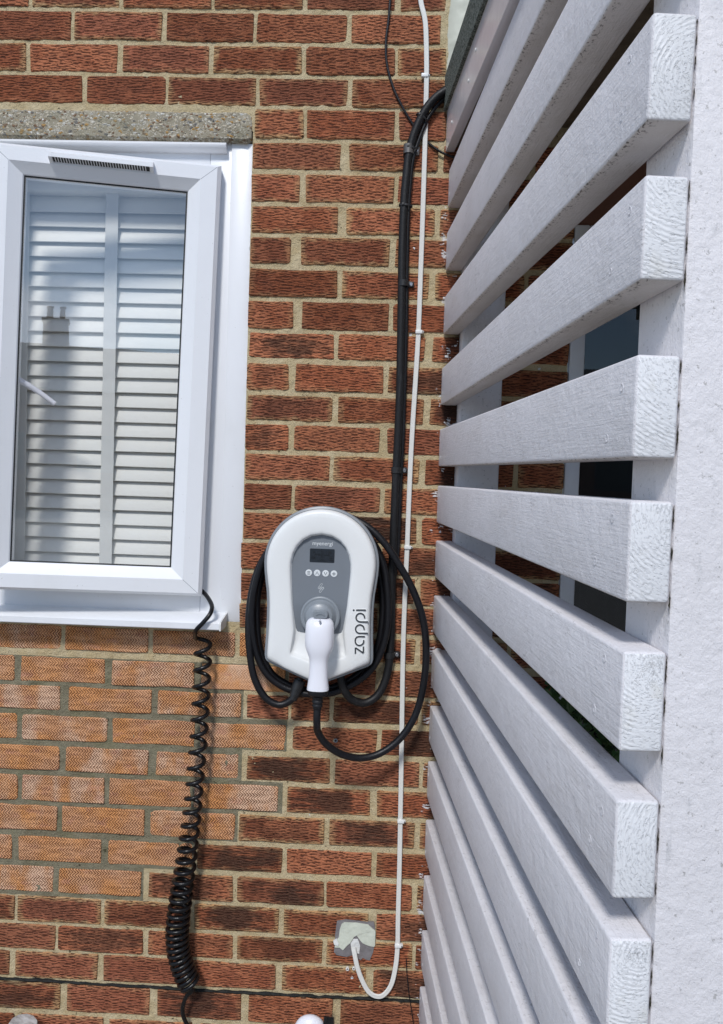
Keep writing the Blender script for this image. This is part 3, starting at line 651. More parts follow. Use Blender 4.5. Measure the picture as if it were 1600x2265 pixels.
sash_part(MB().add(rect(gx0 - .003, gx1 + .003, gz0 - .003, gz1 + .003, 0.023), [(0, 1, 2, 3)]), 'pane', MT['glass'])
seam = MB()
for (ax, az, bx_, bz_) in ((ox0, oz0, gx0, gz0), (ox1, oz0, gx1, gz0), (ox0, oz1, gx0, gz1), (ox1, oz1, gx1, gz1)):
    P0, P1 = Vector((ax, az)).lerp(Vector((bx_, bz_)), .12), Vector((ax, az)).lerp(Vector((bx_, bz_)), .60)
    seam.ribbon([(P0.x, P0.y), (P1.x, P1.y)], .0009, .0005, -.00015)
sash_part(seam, 'mitre_seam', MT['ch_boss'])
# trickle vent hood on the top rail with its slotted underside
va, vb = sash_pt(113, 349), sash_pt(335, 376)
vl = vb.x - va.x; vz = (va.z + vb.z) / 2
mv = MB(); pr = [(0.0, .013), (-.010, .013), (-.0205, .007), (-.0205, -.0015), (-.018, -.0015), (-.010, .003), (0.0, .003)]
mv.loft([[(x, y, vz + z) for y, z in pr] for x in (va.x, vb.x)], True, True, True)
for xe in (va.x, vb.x):
    mv.loft([[(xe + dx, y, vz + z) for y, z in ((0, .013), (-.010, .0135), (-.021, .0075), (-.021, -.0020), (0, -.0095))] for dx in (-.002, .006)], True, True, True)
sash_part(mv, 'vent_hood', U, 30)
mv = MB(); mv.loft([[(x, y, vz + z) for y, z in ((0, .002), (-.0165, -.0005), (0, -.0056))] for x in (va.x + .004, vb.x - .004)], True, True, True)
nf = 34
for i in range(nf):
    x = va.x + .012 + (vl - .024) * i / (nf - 1); mv.loft([[(x + dx, y, vz + z) for y, z in ((0, .001), (-.0185, -.0008), (0, -.0066))] for dx in (-.0009, .0009)], True, True, True, mi=1)
sash_part(mv, 'vent_grille', [MT['gasket'], U])
# inside handle seen through the glass
h0, h1 = sash_pt(36, 836, 0.045), sash_pt(122, 893, 0.06)
hp = spline([h0 + Vector((-.02, 0, .012)), h0, h0.lerp(h1, .5) + Vector((0, .004, .002)), h1], 6)
sash_part(MB().tube(hp, [0.0085 - 0.003 * i / (len(hp) - 1) for i in range(len(hp))], 10), 'handle', MT['plug'], 60)
# dark room behind
rm = MB(); X0, X1, Y0, Y1, Z0, Z1 = WX0 - .1, WX1 + .05, 0.1, 1.8, 0.6, 2.3
rm.add([(X0, Y0, Z0), (X1, Y0, Z0), (X1, Y1, Z0), (X0, Y1, Z0), (X0, Y0, Z1), (X1, Y0, Z1), (X1, Y1, Z1), (X0, Y1, Z1)], [(0, 1, 2, 3), (4, 5, 6, 7), (0, 3, 7, 4), (1, 2, 6, 5), (3, 2, 6, 7)]).build('room_lining', MT['room'], wall)
# ------------------------------------------------------------------ venetian blind
BY = 0.135
blind = empty('venetian_blind', (at(230, 800, BY).x, BY, at(230, 430, BY).z))
tag(blind, 'off-white venetian blind hanging closed behind the window glass', 'blind')
bx0, bx1 = at(30, 800, BY).x - 0.02, at(470, 800, BY).x
bz1, bz0 = at(230, 452, BY).z, at(230, 1236, BY).z
ns = 25; pitch = (bz1 - bz0) / (ns - 1)
def rel(o, root): o.location = Vector(o.location) - Vector(root.location); return o
sm_ = MB(); npf = 6; tilt = R(66); L_ = 0.050; rg = []
for i in range(npf + 1):
    t = (i / npf - .5) * L_; cv = 0.0035 * (1 - (2 * i / npf - 1) ** 2)
    yy = t * math.cos(tilt) - cv * math.sin(tilt); zz = t * math.sin(tilt) + cv * math.cos(tilt)
    rg.append((yy, zz))
th = 0.0028
loop = rg + [(y + th * math.sin(tilt), z - th * math.cos(tilt)) for y, z in reversed(rg)]
sm_.loft([[(x, y, z) for y, z in loop] for x in (-(bx1 - bx0) / 2, (bx1 - bx0) / 2)], True, True, True)
slat_me = sm_.mesh('blind_slat', MT['blind'], 40)
for i in range(ns):
    o = bpy.data.objects.new('blind_slat', slat_me); col.objects.link(o); o.parent = blind
    o.location = Vector(((bx0 + bx1) / 2, BY, bz0 + pitch * i)) - Vector(blind.location)
    o.rotation_euler = (random.gauss(0, .012), random.gauss(0, .0025), 0)
for px in (46, 241):
    xw = at(px, 820, BY - .02).x; mb = MB(); w_ = 0.0165
    pts = [(-0.020 + random.uniform(-.0015, .0015), bz1 + .03 - (bz1 - bz0 + .06) * i / 60) for i in range(61)]
    rings = [[(xw - w_ + (.0003 if i % 2 else 0), BY + y, z), (xw + w_, BY + y, z), (xw + w_, BY + y + .0012, z), (xw - w_, BY + y + .0012, z)] for i, (y, z) in enumerate(pts)]
    rel(mb.loft(rings, True, True, True).build('ladder_tape', MT['tape'], blind, smooth=50, loc=(0, 0, 0)), blind)
rel(MB().box(((bx0 + bx1) / 2, BY - .008, bz1 + .052), (bx1 - bx0, .05, .06), .006).build('head_rail', MT['blind'], blind, 40, loc=(0, 0, 0)), blind)
rel(MB().box(((bx0 + bx1) / 2, BY, bz0 - .03), (bx1 - bx0, .05, .012), .003).build('bottom_rail', MT['blind'], blind, 40, loc=(0, 0, 0)), blind)

# ------------------------------------------------------------------ porch window behind the fence (part of the wall)
pz0, pz1 = 0.12, 2.02
pf = MB(); px0, px1 = PORCH_WIN_X0, PORCH_WIN_X1
for c, s in ((((px0 + .018), 0.03, (pz0 + pz1) / 2), (.036, .06, pz1 - pz0)), ((px1 - .036, .03, (pz0 + pz1) / 2), (.072, .06, pz1 - pz0)),
             (((px0 + px1) / 2 - .018, .031, pz1 - .035), (px1 - px0 - .108, .058, .07)), (((px0 + px1) / 2 - .018, .031, pz0 + .035), (px1 - px0 - .108, .058, .07))):
    pf.box(c, s, .004)
pwin = pf.build('window', U, wall, 35, label='white framed window with dark glass behind the slatted fence')
MB().add(rect(px0 + .034, px1 - .07, pz0 + .07, pz1 - .07, 0.02), [(0, 1, 2, 3)]).build('pane', MT['glass2'], pwin)
MB().box(((px0 + px1) / 2, .55, (pz0 + pz1) / 2), (px1 - px0 - .02, .9, pz1 - pz0 - .02)).build('dark_interior', MT['gasket'], pwin)
MB().box((0.85, 0.06, 0.02), (0.9, 0.10, 0.2)).build('lower_wall', MT['far_wall'], wall)
MB().box((1.50, -0.63, 1.1), (0.10, 1.28, 2.3)).build('added_shade_wall', MT['far_wall'], wall)  # unseen wall, added to cut the light on the bricks behind the fence
MB().box((1.6, 0.06, 1.0), (0.68, 0.10, 2.3)).build('side_wall', MT['far_wall'], wall)
MB().box((0.85, 0.06, 2.32), (0.9, 0.10, 0.6)).build('upper_wall', MT['far_wall'], wall)

# ================================================================== SLATTED FENCE
F0 = Vector((0.111, 0, 0)); gdir = Vector((0.07651051, -0.99706878, 0)); fn = Vector((0.99706878, 0.07651051, 0))
ta = math.atan2(0.07651051, 0.99706878)
fence = empty('slatted_fence', (F0.x, -0.6, -0.05))
tag(fence, 'white painted fence of thick horizontal timber slats on white posts, right of the charger', 'fence')
LEN = 1.2535; SH = 0.089; TH = 0.0385
FZ = [(2.141, 2.108), (1.993, 1.961), (1.842, 1.802), (1.672, 1.667), (1.525, 1.5145), (1.389, 1.3885), (1.256, 1.2565),
      (1.122, 1.1245), (0.989, 0.999), (0.851, 0.868), (0.713, 0.735), (0.567, 0.600), (0.427, 0.465), (0.288, 0.33), (0.145, 0.19), (0.02, 0.06)]
def slat_mesh(L, h, tk):
    bm = bmesh.new(); bmesh.ops.create_cube(bm, size=1.0); bmesh.ops.scale(bm, vec=(tk, L, h), verts=bm.verts)
    bmesh.ops.bevel(bm, geom=list(bm.edges), offset=.0035, segments=3, affect='EDGES', profile=.5)
    bm.normal_update()
    bm.verts.index_update(); mb = MB()
    mb.v = [tuple(v.co) for v in bm.verts]
    for f in bm.faces:
        mb.f.append(tuple(v.index for v in f.verts)); mb.m.append(1 if f.normal.y < -.8 else 0)
    bm.free(); return mb
def dimple(mb, y, z, r):
    """filled screw head: a low paint blob with a sunk middle on the outer face"""
    n = 10; X = -TH / 2
    ring = lambda rr, dx: [(X + dx, y + rr * math.cos(2 * math.pi * k / n), z + rr * math.sin(2 * math.pi * k / n)) for k in range(n)]
    mb.loft([ring(r * 1.3, .0003), ring(r * 1.0, -.0005), ring(r * .62, -.0003), ring(r * .25, .0006)], True, False, True)
slat_objs = []
for i, (zf, zn) in enumerate(FZ):
    mb = slat_mesh(LEN, SH, TH)
    rr = random.Random(i)
    for (yy, zz) in ((-LEN / 2 + .040, .024), (-LEN / 2 + .075, -.020), (LEN / 2 - .02, .02), (LEN / 2 - .025, -.024)):
        dimple(mb, yy + rr.uniform(-.012, .012), zz + rr.uniform(-.006, .006), .0038 + rr.uniform(-.001, .001))
    me = mb.mesh('slat', [MT['slat'], MT['slat_end']], 42)
    o = bpy.data.objects.new('slat', me); col.objects.link(o); o.parent = fence
    c = F0 + gdir * (LEN / 2 + .002) + fn * (TH / 2); c.z = (zf + zn) / 2 - SH / 2
    o.location = c - fence.location; o.rotation_euler = (math.atan2(zf - zn, LEN), 0, ta)
    o.rotation_euler.x = math.atan2(zf - zn, LEN)
    slat_objs.append(o)
def fence_box(mb, s0, s1, a0, a1, z0, z1, bev=.003):
    """box between s0..s1 along the fence from the wall and a0..a1 to the right of the slats' outer face"""
    c = F0 + gdir * ((s0 + s1) / 2) + fn * ((a0 + a1) / 2)
    mb.box((c.x, c.y, (z0 + z1) / 2), (a1 - a0, s1 - s0, z1 - z0), bev, 2, Matrix.Rotation(ta, 3, 'Z')); return mb
def post(a0, a1, s0, s1, z0, z1, label=None):
    c = F0 + gdir * ((s0 + s1) / 2) + fn * ((a0 + a1) / 2); c.z = (z0 + z1) / 2
    return MB().box((0, 0, 0), (a1 - a0, s1 - s0, z1 - z0), .004, 2).build('post', MT['post'], fence, 40, label, loc=c - fence.location, rot=(0, 0, ta))
post(TH + .0012, TH + .14, LEN - .105, LEN + .0005, -.05, 2.75, 'wide end post with rough speckled paint, nearest the viewer')
post(TH + .001, TH + .10, .002, .047, -.05, 2.08, 'thin post fixed to the brick wall')
# dirt and moss packed into the joint between slat ends and post
mb = MB()
for i, (zf, zn) in enumerate(FZ):
    q = random.Random(i * 100); k = 0; z = zn - .003
    while z > zn - SH + .004:
        L_j = q.uniform(.006, .026); n_j = max(3, int(L_j / .002)); rad = []; pth = []
        for j in range(n_j + 1):
            c = F0 + gdir * (LEN + .0006) + fn * (TH + .0006 + q.uniform(-.0002, .0002)); pth.append((c.x, c.y, z - L_j * j / n_j)); rad.append(.0001 + q.uniform(.0002, .0009) * math.sin(math.pi * j / n_j))
        mb.tube(pth, rad, 5); z -= L_j + q.uniform(.004, .03)
o = mb.build('joint_dirt', MT['gap'], fence); o.location = -fence.location; o['kind'] = 'stuff'
fence.location.z = -0.05

# ================================================================== PORCH ROOF
roof = empty('porch_roof', (0.12, -0.6, 2.2))
tag(roof, 'flat porch roof edge with white fascia board and dark mineral felt above the fence', 'roof')
slope = 0.0675
def along(s, a, z): p = F0 + gdir * s + fn * a; return (p.x, p.y, z - slope * s)
zb_f = at(991, 337).z; zt_f = at(1004, 247).z; zt_felt = at(1010, 170).z
def strip(a0, a1, z0, z1, s0=0.004, s1=1.5, n=12, wob=0.0):
    return [[along(s0 + (s1 - s0) * i / n, a, z + wob * mnoise.noise((i * .9, a * 30, z * 5))) for a, z in ((a0, z0), (a1, z0), (a1, z1), (a0, z1))] for i in range(n + 1)]
def rbuild(mb, name, mat, smooth=35): return rel(mb.build(name, mat, roof, smooth, loc=(0, 0, 0)), roof)
rbuild(MB().loft(strip(-.010, .010, zb_f, zt_f + .004), True, True, True), 'fascia', MT['fascia'])
rbuild(MB().loft(strip(-.018, .016, zt_f, zt_felt, wob=.0015, n=40), True, True, True), 'felt_upstand', MT['felt'], 50)
rbuild(MB().loft(strip(.016, 1.55, zt_felt - .055, zt_felt - .01), True, True, True), 'felt_sheet', MT['felt'])
rbuild(MB().loft(strip(.011, 1.55, zt_f - .03, zt_felt - .058), True, True, True), 'deck_board', MT['soffit'])
rbuild(MB().loft(strip(.0105, .055, zb_f + .012, zt_f - .032), True, True, True), 'edge_joist', MT['soffit'])
for k in range(3):
    rbuild(MB().loft(strip(.35 + .42 * k, .395 + .42 * k, zb_f + .02, zt_f - .032), True, True, True), 'joist', MT['soffit'])
for (px, py) in ((1000, 270), (1037, 178), (1053, 110)):
    p = onplane(px, py, F0 - fn * .0105, fn)
    rbuild(MB().lathe([(.0035, 0), (.0035, .0012), (.002, .002)], 10, Matrix.Translation(p) @ (-fn).to_track_quat('Z', 'Y').to_matrix().to_4x4()), 'fascia_nail', MT['wclip'])

# ================================================================== CHARGER
CH = at(709.7, 1317, -0.075); CH.y = 0
ch = empty('wall_charger', CH)
tag(ch, 'white rounded wall charger with grey control panel, fixed to the bricks right of the window', 'charger')
S = 0.961e-3
def half(pts): return [(x * S, z * S) for x, z in pts] + [(-x * S, z * S) for x, z in reversed(pts) if x > 0.01]
rimh = [(0.0, 219)] + [(141 * math.sin(R(a)), 78 + 141 * math.cos(R(a))) for a in range(6, 92, 6)] + [(139.6, 55), (136.5, 30), (133, 5), (131.2, -25), (131, -60), (132, -100), (133.6, -135), (134, -152), (132.5, -160), (127, -168), (117, -173), (60, -197.5), (14, -216), (0, -218.5)]
def radial(poly, c, n):
    out = []
    for k in range(n):
        a = 2 * math.pi * k / n; d = (math.sin(a), math.cos(a)); best = 0
        for (x0, z0), (x1, z1) in zip(poly, poly[1:] + poly[:1]):
            ex, ez = x1 - x0, z1 - z0; den = d[0] * ez - d[1] * ex
            if abs(den) < 1e-12: continue
            t = ((x0 - c[0]) * ez - (z0 - c[1]) * ex) / den; u = ((x0 - c[0]) * d[1] - (z0 - c[1]) * d[0]) / den
            if -1e-6 <= u <= 1 + 1e-6 and t > best: best = t
        out.append((c[0] + d[0] * best, c[1] + d[1] * best))
    return out
NC = 192; cc = (0.0, 0.012)
Orim = radial(half(rimh), cc, NC)
def shrink(o, d):
    out = []
    for i, p in enumerate(o):
        a, b = Vector(o[i - 1]), Vector(o[(i + 1) % len(o)]); t = (b - a).normalized(); n = Vector((t.y, -t.x))
        q = Vector(p) + n * d * (1 if n.dot(Vector(cc) - Vector(p)) > 0 else -1); out.append((q.x, q.y))
    return out
def yr(o, h): return [(x, -h, z) for x, z in o]
def chb(mb, name, mat, smooth=None, label=None, parent=None): return mb.build(name, mat, parent or ch, smooth, label)
chb(MB().loft([yr(shrink(Orim, .03), .001), yr(shrink(Orim, .026), .060)], True, True, True), 'back_box', MT['ch_dark'], 40)
chb(MB().loft([yr(shrink(Orim, .012), .056), yr(shrink(Orim, .001), .060), yr(Orim, .063), yr(Orim, .077), yr(shrink(Orim, .001), .0795), yr(shrink(Orim, .0056), .0815), yr(shrink(Orim, .0064), .0805), yr(shrink(Orim, .0066), .074)], True, True, False), 'rim', MT['ch_rim'], 40)
# opening for panel and scoop
panh = [(0, 152), (26, 147.5), (46, 136), (60, 120), (69, 100), (73, 80), (73.3, 62), (72.3, 45), (70, 15), (67, -20), (63.5, -50), (60, -82)]
scoop = panh + [(62, -105), (66, -126), (68, -137), (64, -143), (50, -148), (20, -158), (0, -161)]
Q = radial([(x * .962e-3, z * .962e-3) for x, z in scoop] + [(-x * .962e-3, z * .962e-3) for x, z in reversed(scoop) if x > .01], cc, NC)
Oc = shrink(Orim, .0068)
def lerp2(a, b, f): return [(p[0] + (q[0] - p[0]) * f, p[1] + (q[1] - p[1]) * f) for p, q in zip(a, b)]
def cover_ring(f, h0):
    o = lerp2(Oc, Q, f); return [(x, -h0(x, z), z) for x, z in o]
def dep(z, hi, lo):      # shallower at the foot of the scoop
    t = min(1, max(0, (-z - .100) / .04)); return hi + (lo - hi) * (t * t * (3 - 2 * t))
rings = [yr(Oc, .0735), yr(Oc, .0855), cover_ring(.015, lambda x, z: .0895), cover_ring(.045, lambda x, z: .0945), cover_ring(.09, lambda x, z: .0980), cover_ring(.16, lambda x, z: .0996), cover_ring(.35, lambda x, z: .1008), cover_ring(.60, lambda x, z: .1012),
         cover_ring(.85, lambda x, z: .1008), cover_ring(.93, lambda x, z: .0999), cover_ring(.975, lambda x, z: dep(z, .0982, .0985)), cover_ring(1.0, lambda x, z: dep(z, .0950, .0965)),
         [(x, -dep(z, .0862, .0925), z) for x, z in shrink(Q, .0022)], [(x, -dep(z, .0845, .089), z) for x, z in shrink(Q, .006)], [(x * .7, -.0835, z * .7) for x, z in Q], [(x * .05, -.0835, z * .05) for x, z in Q]]
chb(MB().loft(rings, True, False, True), 'cover', MT['ch_white'], 65)
# grey panel: rows across the outline, bowed at mid height
panz = [(x * .955e-3, z * .958e-3) for x, z in panh] + [(.0535, -.0845), (.050, -.0868)]
def pw(z):
    for (x0, z0), (x1, z1) in zip(panz, panz[1:]):
        if z1 <= z <= z0: t = (z0 - z) / (z0 - z1 + 1e-9); return x0 + (x1 - x0) * t
    return panz[-1][0]
def ph_(z):
    if z > -.02: return .0868 + .0057 * ((.147 - z) / .167) ** 1.3
    t = (-.02 - z) / .067; return .0925 - .0085 * t * (.35 + .65 * t)
zs = [panz[0][1] - .0002 - .003 * i for i in range(6)] + list(np.linspace(.128, panz[-1][1] + 1e-4, 44)); zs = sorted(set(zs), reverse=True)
mb = MB(); V = []; nx = 14
for z in zs:
    for i in range(nx + 1):
        u = 2 * i / nx - 1; sag = -.004 * u * u if z < -.07 else 0
        V.append((pw(z) * u, -ph_(z), z - (.003 * (1 - u * u) if z < -.08 else 0)))
mb.add(V, [(k * (nx + 1) + i, k * (nx + 1) + i + 1, (k + 1) * (nx + 1) + i + 1, (k + 1) * (nx + 1) + i) for k in range(len(zs) - 1) for i in range(nx)])
panel = chb(mb, 'control_panel', MT['ch_panel'], 60)
# screen, lettering, buttons, emblem on the panel (photo positions turned into panel co-ordinates)
def chp(px, py, h=.091): p = at(px, py, -h) - CH; return p.x, p.z
def ppx(cx, cy): return chp(620 + cx * .125, 1170 + cy * .125)      # from the enlarged survey of the panel
tlt = math.atan2(-12, 460)
def roundrect(w, h, r, n=5):
    out = []
    for sx, sz, a0 in ((1, 1, 0), (-1, 1, 90), (-1, -1, 180), (1, -1, 270)):
        for k in range(n + 1):
            a = R(a0 + 90 * k / n); out.append((sx * (w - r) + r * math.cos(a), sz * (h - r) + r * math.sin(a)))
    return out
def face_y(z): return -ph_(z)
sxc, szc = ppx(742, 476); hw, hhh = .0289, .0162
scr = chb(MB().prism([(sxc + x, szc + z) for x, z in roundrect(hw, hhh, .0022)], -.0885, face_y(szc) - .0007), 'screen', MT['screen'], 30)
def text_obj(txt, size, x, z, y, mat, name, parent, rot=0.0, bold=0.0, align='CENTER'):
    cu = bpy.data.curves.new(name, 'FONT'); cu.body = txt; cu.size = size; cu.align_x = align; cu.align_y = 'CENTER'; cu.extrude = .0002; cu.offset = bold
    to = bpy.data.objects.new(name, cu); col.objects.link(to); bpy.context.view_layer.update()
    me = bpy.data.meshes.new_from_object(to.evaluated_get(bpy.context.evaluated_depsgraph_get())); bpy.data.objects.remove(to)
    me.materials.clear(); me.materials.append(mat)
    o = bpy.data.objects.new(name, me); col.objects.link(o); o.parent = parent
    o.location = (x, y, z); o.rotation_euler = (math.pi / 2, rot, 0); return o
ys = face_y(szc) - .0011
text_obj('EV Disconnected', .0052, sxc, szc + .0022, ys, MT['ink'], 'screen_text', scr)
text_obj('02:47:09', .0038, sxc - .0195, szc - .006, ys, MT['ink'], 'screen_text', scr) if False else None
mi = MB(); y0, y1 = ys + .0003, ys - .0002
mi.ribbon([(sxc - .003, szc + .0065), (sxc - .003, szc + .0095), (sxc, szc + .0118), (sxc + .003, szc + .0095), (sxc + .003, szc + .0065)], .0007, y0, y1, True)
for dx in (.0075, .0125): mi.ribbon([(sxc + dx, szc + .0080), (sxc + dx + .003, szc + .0080)], .0009, y0, y1)
mi.ribbon([(sxc + .018 + .002 * math.cos(a), szc + .0085 + .0028 * math.sin(a)) for a in np.linspace(0, 5.6, 9)], .0011, y0, y1, True)
mi.ribbon([(sxc - .020 + .0018 * math.cos(a), szc + .0085 + .0018 * math.sin(a)) for a in np.linspace(0, 5.6, 9)], .0006, y0, y1, True)
for zz in (-.0035, -.0068): mi.ribbon([(sxc - .025, szc + zz), (sxc - .0145, szc + zz)], .0012, y0, y1)
mi.ribbon([(sxc + x, szc - .0055 + z) for x, z in roundrect(.0025, .0032, .001, 2)], .0008, y0, y1, True)
mi.ribbon([(sxc - .009, szc - .0118), (sxc + .010, szc - .0118)], .0013, y0, y1); mi.ribbon([(sxc + .017, szc - .0035), (sxc + .026, szc - .0035)], .0016, y0, y1); mi.ribbon([(sxc + .017, szc - .0085), (sxc + .026, szc - .0095)], .0030, y0, y1)
chb(mi, 'screen_symbols', MT['ink'], parent=scr)
tx, tz = ppx(750, 262); text_obj('myenergi', .0131, tx, tz, face_y(tz) - .0006, MT['print'], 'panel_lettering', ch, rot=0.0, bold=.00005)
bc = [ppx(506, 777), ppx(654, 782), ppx(803, 789), ppx(952, 795)]
for k, (x, z) in enumerate(bc):
    yb = face_y(z)
    b = chb(MB().lathe([(.0078, -.002), (.0078, .0008), (.0070, .0015)], 24, Matrix.Translation((x, yb, z)) @ Matrix.Rotation(R(90), 4, 'X')), 'button', MT['print'], 40)
    mk = MB(); a, c_ = yb - .0012, yb - .0019; w_ = .0013
    if k == 0:
        for dz in (-.0030, 0, .0030): mk.ribbon([(x - .0034, z + dz), (x + .0034, z + dz)], w_, a, c_)
    elif k == 1: mk.ribbon([(x - .0034, z - .0034), (x, z + .0036), (x + .0034, z - .0034)], w_ * 1.25, a, c_)
    elif k == 2: mk.ribbon([(x - .0034, z + .0034), (x, z - .0036), (x + .0034, z + .0034)], w_ * 1.25, a, c_)
    else:
        mk.ribbon([(x - .0040, z), (x + .0040, z)], w_ * 1.5, a, c_); mk.ribbon([(x, z - .0040), (x, z + .0040)], w_ * 1.5, a, c_ - .0001)
    chb(mk, 'button_mark', MT['ch_panel'], parent=b)
def capsule(p, q, r, n=7):
    p, q = Vector(p), Vector(q); t = (q - p).normalized(); nn = Vector((-t.y, t.x)); out = []
    for k in range(n + 1): a = -math.pi / 2 + math.pi * k / n; out.append(q + t * r * math.cos(a) + nn * r * math.sin(a))
    for k in range(n + 1): a = math.pi / 2 + math.pi * k / n; out.append(p + t * r * math.cos(a) + nn * r * math.sin(a))
    return [(v.x, v.y) for v in out]
def emblem(name, cx, cz, k, mat, y, parent, w=.00065):
    mb = MB()
    for i, (p, q) in enumerate((((1.2, 8.6), (-4.6, -.2)), ((-4.9, .6), (5.0, 1.3)) if False else ((-4.6, -.1), (4.8, -.3)), ((4.6, .2), (-1.6, -8.6)))):
        pts_ = capsule((cx + p[0] * k, cz + p[1] * k), (cx + q[0] * k, cz + q[1] * k), 2.0 * k)
        mb.ribbon(pts_, w, y + .0002, y - .0003 - .00005 * i, True)
    return chb(mb, name, mat, parent=parent)
ex, ez = ppx(722, 1045); emblem('emblem', ex, ez, .001, MT['print'], face_y(ez) - .0002, ch)
# big charcoal letters, reading upwards on the right flank, each set in a paler edge
def lp(cx, cy): return chp(640 + cx * .13245, 1300 + cy * .13245, .101)
def arc(c, r, a0, a1, n=14): return [(c[0] + r * math.cos(R(a0 + (a1 - a0) * k / n)), c[1] + r * math.sin(R(a0 + (a1 - a0) * k / n))) for k in range(n + 1)]
letters = [
 [[(1106, 1092), (1106, 1003), (1112, 1003), (1236, 1088), (1240, 1080), (1240, 990)]],
 [arc((1174, 892), 71, -8, 180, 16) + [(1103, 880), (1108, 850), (1130, 824), (1160, 815), (1254, 815)]],
 [[(1305, 760), (1180, 760)] + arc((1180, 690), 71, 90, 360, 18)],
 [[(1310, 570), (1188, 570)] + arc((1188, 498), 71, 90, 360, 18)],
 [[(1128, 373), (1270, 373)], [(1074, 373), (1082, 373)]],
]
for L in letters:
    mb = MB(); me_ = MB()
    for st in L:
        pts_ = [lp(*q) for q in st]; mb.ribbon(pts_, .0034, -.0985, -.1026); me_.ribbon(pts_, .0046, -.0985, -.1018)
        for e in (pts_[0], pts_[-1]):
            for m_, r_, y_ in ((mb, .0017, -.1026), (me_, .0023, -.1018)): m_.prism([(e[0] + r_ * math.cos(2 * math.pi * k / 10), e[1] + r_ * math.sin(2 * math.pi * k / 10)) for k in range(10)], -.0985, y_ - .00003)
    lo = chb(mb, 'letter', MT['dark_print']); chb(me_, 'letter_edge', MT['letter_edge'], parent=lo)
# holder boss
hx, hz_ = chp(708, 1375, .10)
AX = Matrix.Translation((hx, 0, hz_)) @ Matrix.Rotation(R(90), 4, 'X') @ Matrix.Rotation(R(-7), 4, 'X')
hold = chb(MB().lathe([(.047, .078), (.0465, .098), (.0455, .102), (.0425, .1035), (.0385, .1025), (.0365, .104), (.0335, .116), (.0315, .122), (.029, .124), (.02, .124)], 48, AX), 'plug_holder', MT['ch_boss'], 40)

# ------------------------------------------------------------------ charging plug and its cable
cable = empty('charging_cable', at(703, 1524, -.15))
tag(cable, 'thick black charging cable looped round the charger with a white plug in its holder', 'cable')
def cb(mb, name, mat, smooth=None, label=None, parent=None):
    o = mb.build(name, mat, cable, smooth, label)
    o.location = -Vector(cable.location)
    if parent:
        o.parent = parent; o.location = (0, 0, 0)
    return o
pt, pb = at(708.5, 1366, -.140), at(703.5, 1525, -.152)
def oval(c, wx, wd, n=28, e=2.5):
    out = []
    for k in range(n):
        a = 2 * math.pi * k / n; ca, sa = math.cos(a), math.sin(a)
        out.append((c.x + math.copysign(abs(ca) ** (2 / e), ca) * wx, c.y + math.copysign(abs(sa) ** (2 / e), sa) * wd, c.z))
    return out
PS = [(0, .012, .010), (.012, .022, .016), (.035, .0275, .020), (.075, .0312, .0235), (.13, .0322, .026), (.20, .0326, .0275), (.30, .0328, .028), (.38, .0325, .0275), (.45, .0295, .0255), (.51, .0252, .023), (.56, .0222, .0205), (.62, .0208, .0192), (.70, .0208, .0190), (.80, .0217, .0195), (.88, .0228, .0203), (.93, .0238, .021), (.97, .0248, .0218), (1.0, .0250, .022), (1.003, .0240, .021)]
plug = cb(MB().loft([oval(pt.lerp(pb, t), a, b) for t, a, b in PS], True, True, True), 'plug', MT['plug'], 60, 'white plug handle hanging in the holder')
q0 = pt.lerp(pb, .12); mb = MB().lathe([(.0315, .100), (.0305, .130), (.024, .134)], 36, Matrix.Translation((CH.x + hx, 0, CH.z + hz_)) @ Matrix.Rotation(R(90), 4, 'X') @ Matrix.Rotation(R(-7), 4, 'X'))
cb(mb, 'plug_nose', MT['ch_boss'], 40, parent=plug)
lt = at(709, 1360, -.150)
mb = MB(); mb.loft([[(lt.x + x * k, lt.y + dy, lt.z + z * k) for x, z in roundrect(.0172, .0078, .0062, 4)] for k, dy in ((1.0, .03), (1.0, -.001), (.93, -.004))], True, True, True)
mb.ribbon([(lt.x + x, lt.z - .001 + .0042 * (1 - (x / .0095) ** 2)) for x in np.linspace(-.0095, .0095, 9)], .0018, lt.y, lt.y - .0058)
cb(mb, 'release_button', MT['ch_boss'], 40, parent=plug)
mk = at(708, 1375, -.1685)
o = MB()
for i, (p, q) in enumerate((((1.2, 8.6), (-4.6, -.2)), ((-4.6, -.1), (4.8, -.3)), ((4.6, .2), (-1.6, -8.6)))):
    o.ribbon(capsule((mk.x + p[0] * .0004, mk.z + p[1] * .0004), (mk.x + q[0] * .0004, mk.z + q[1] * .0004), .0008), .0005, mk.y + .003, mk.y - .0004 - .00005 * i, True)
cb(o, 'emblem', MT['ch_rim'], parent=plug)
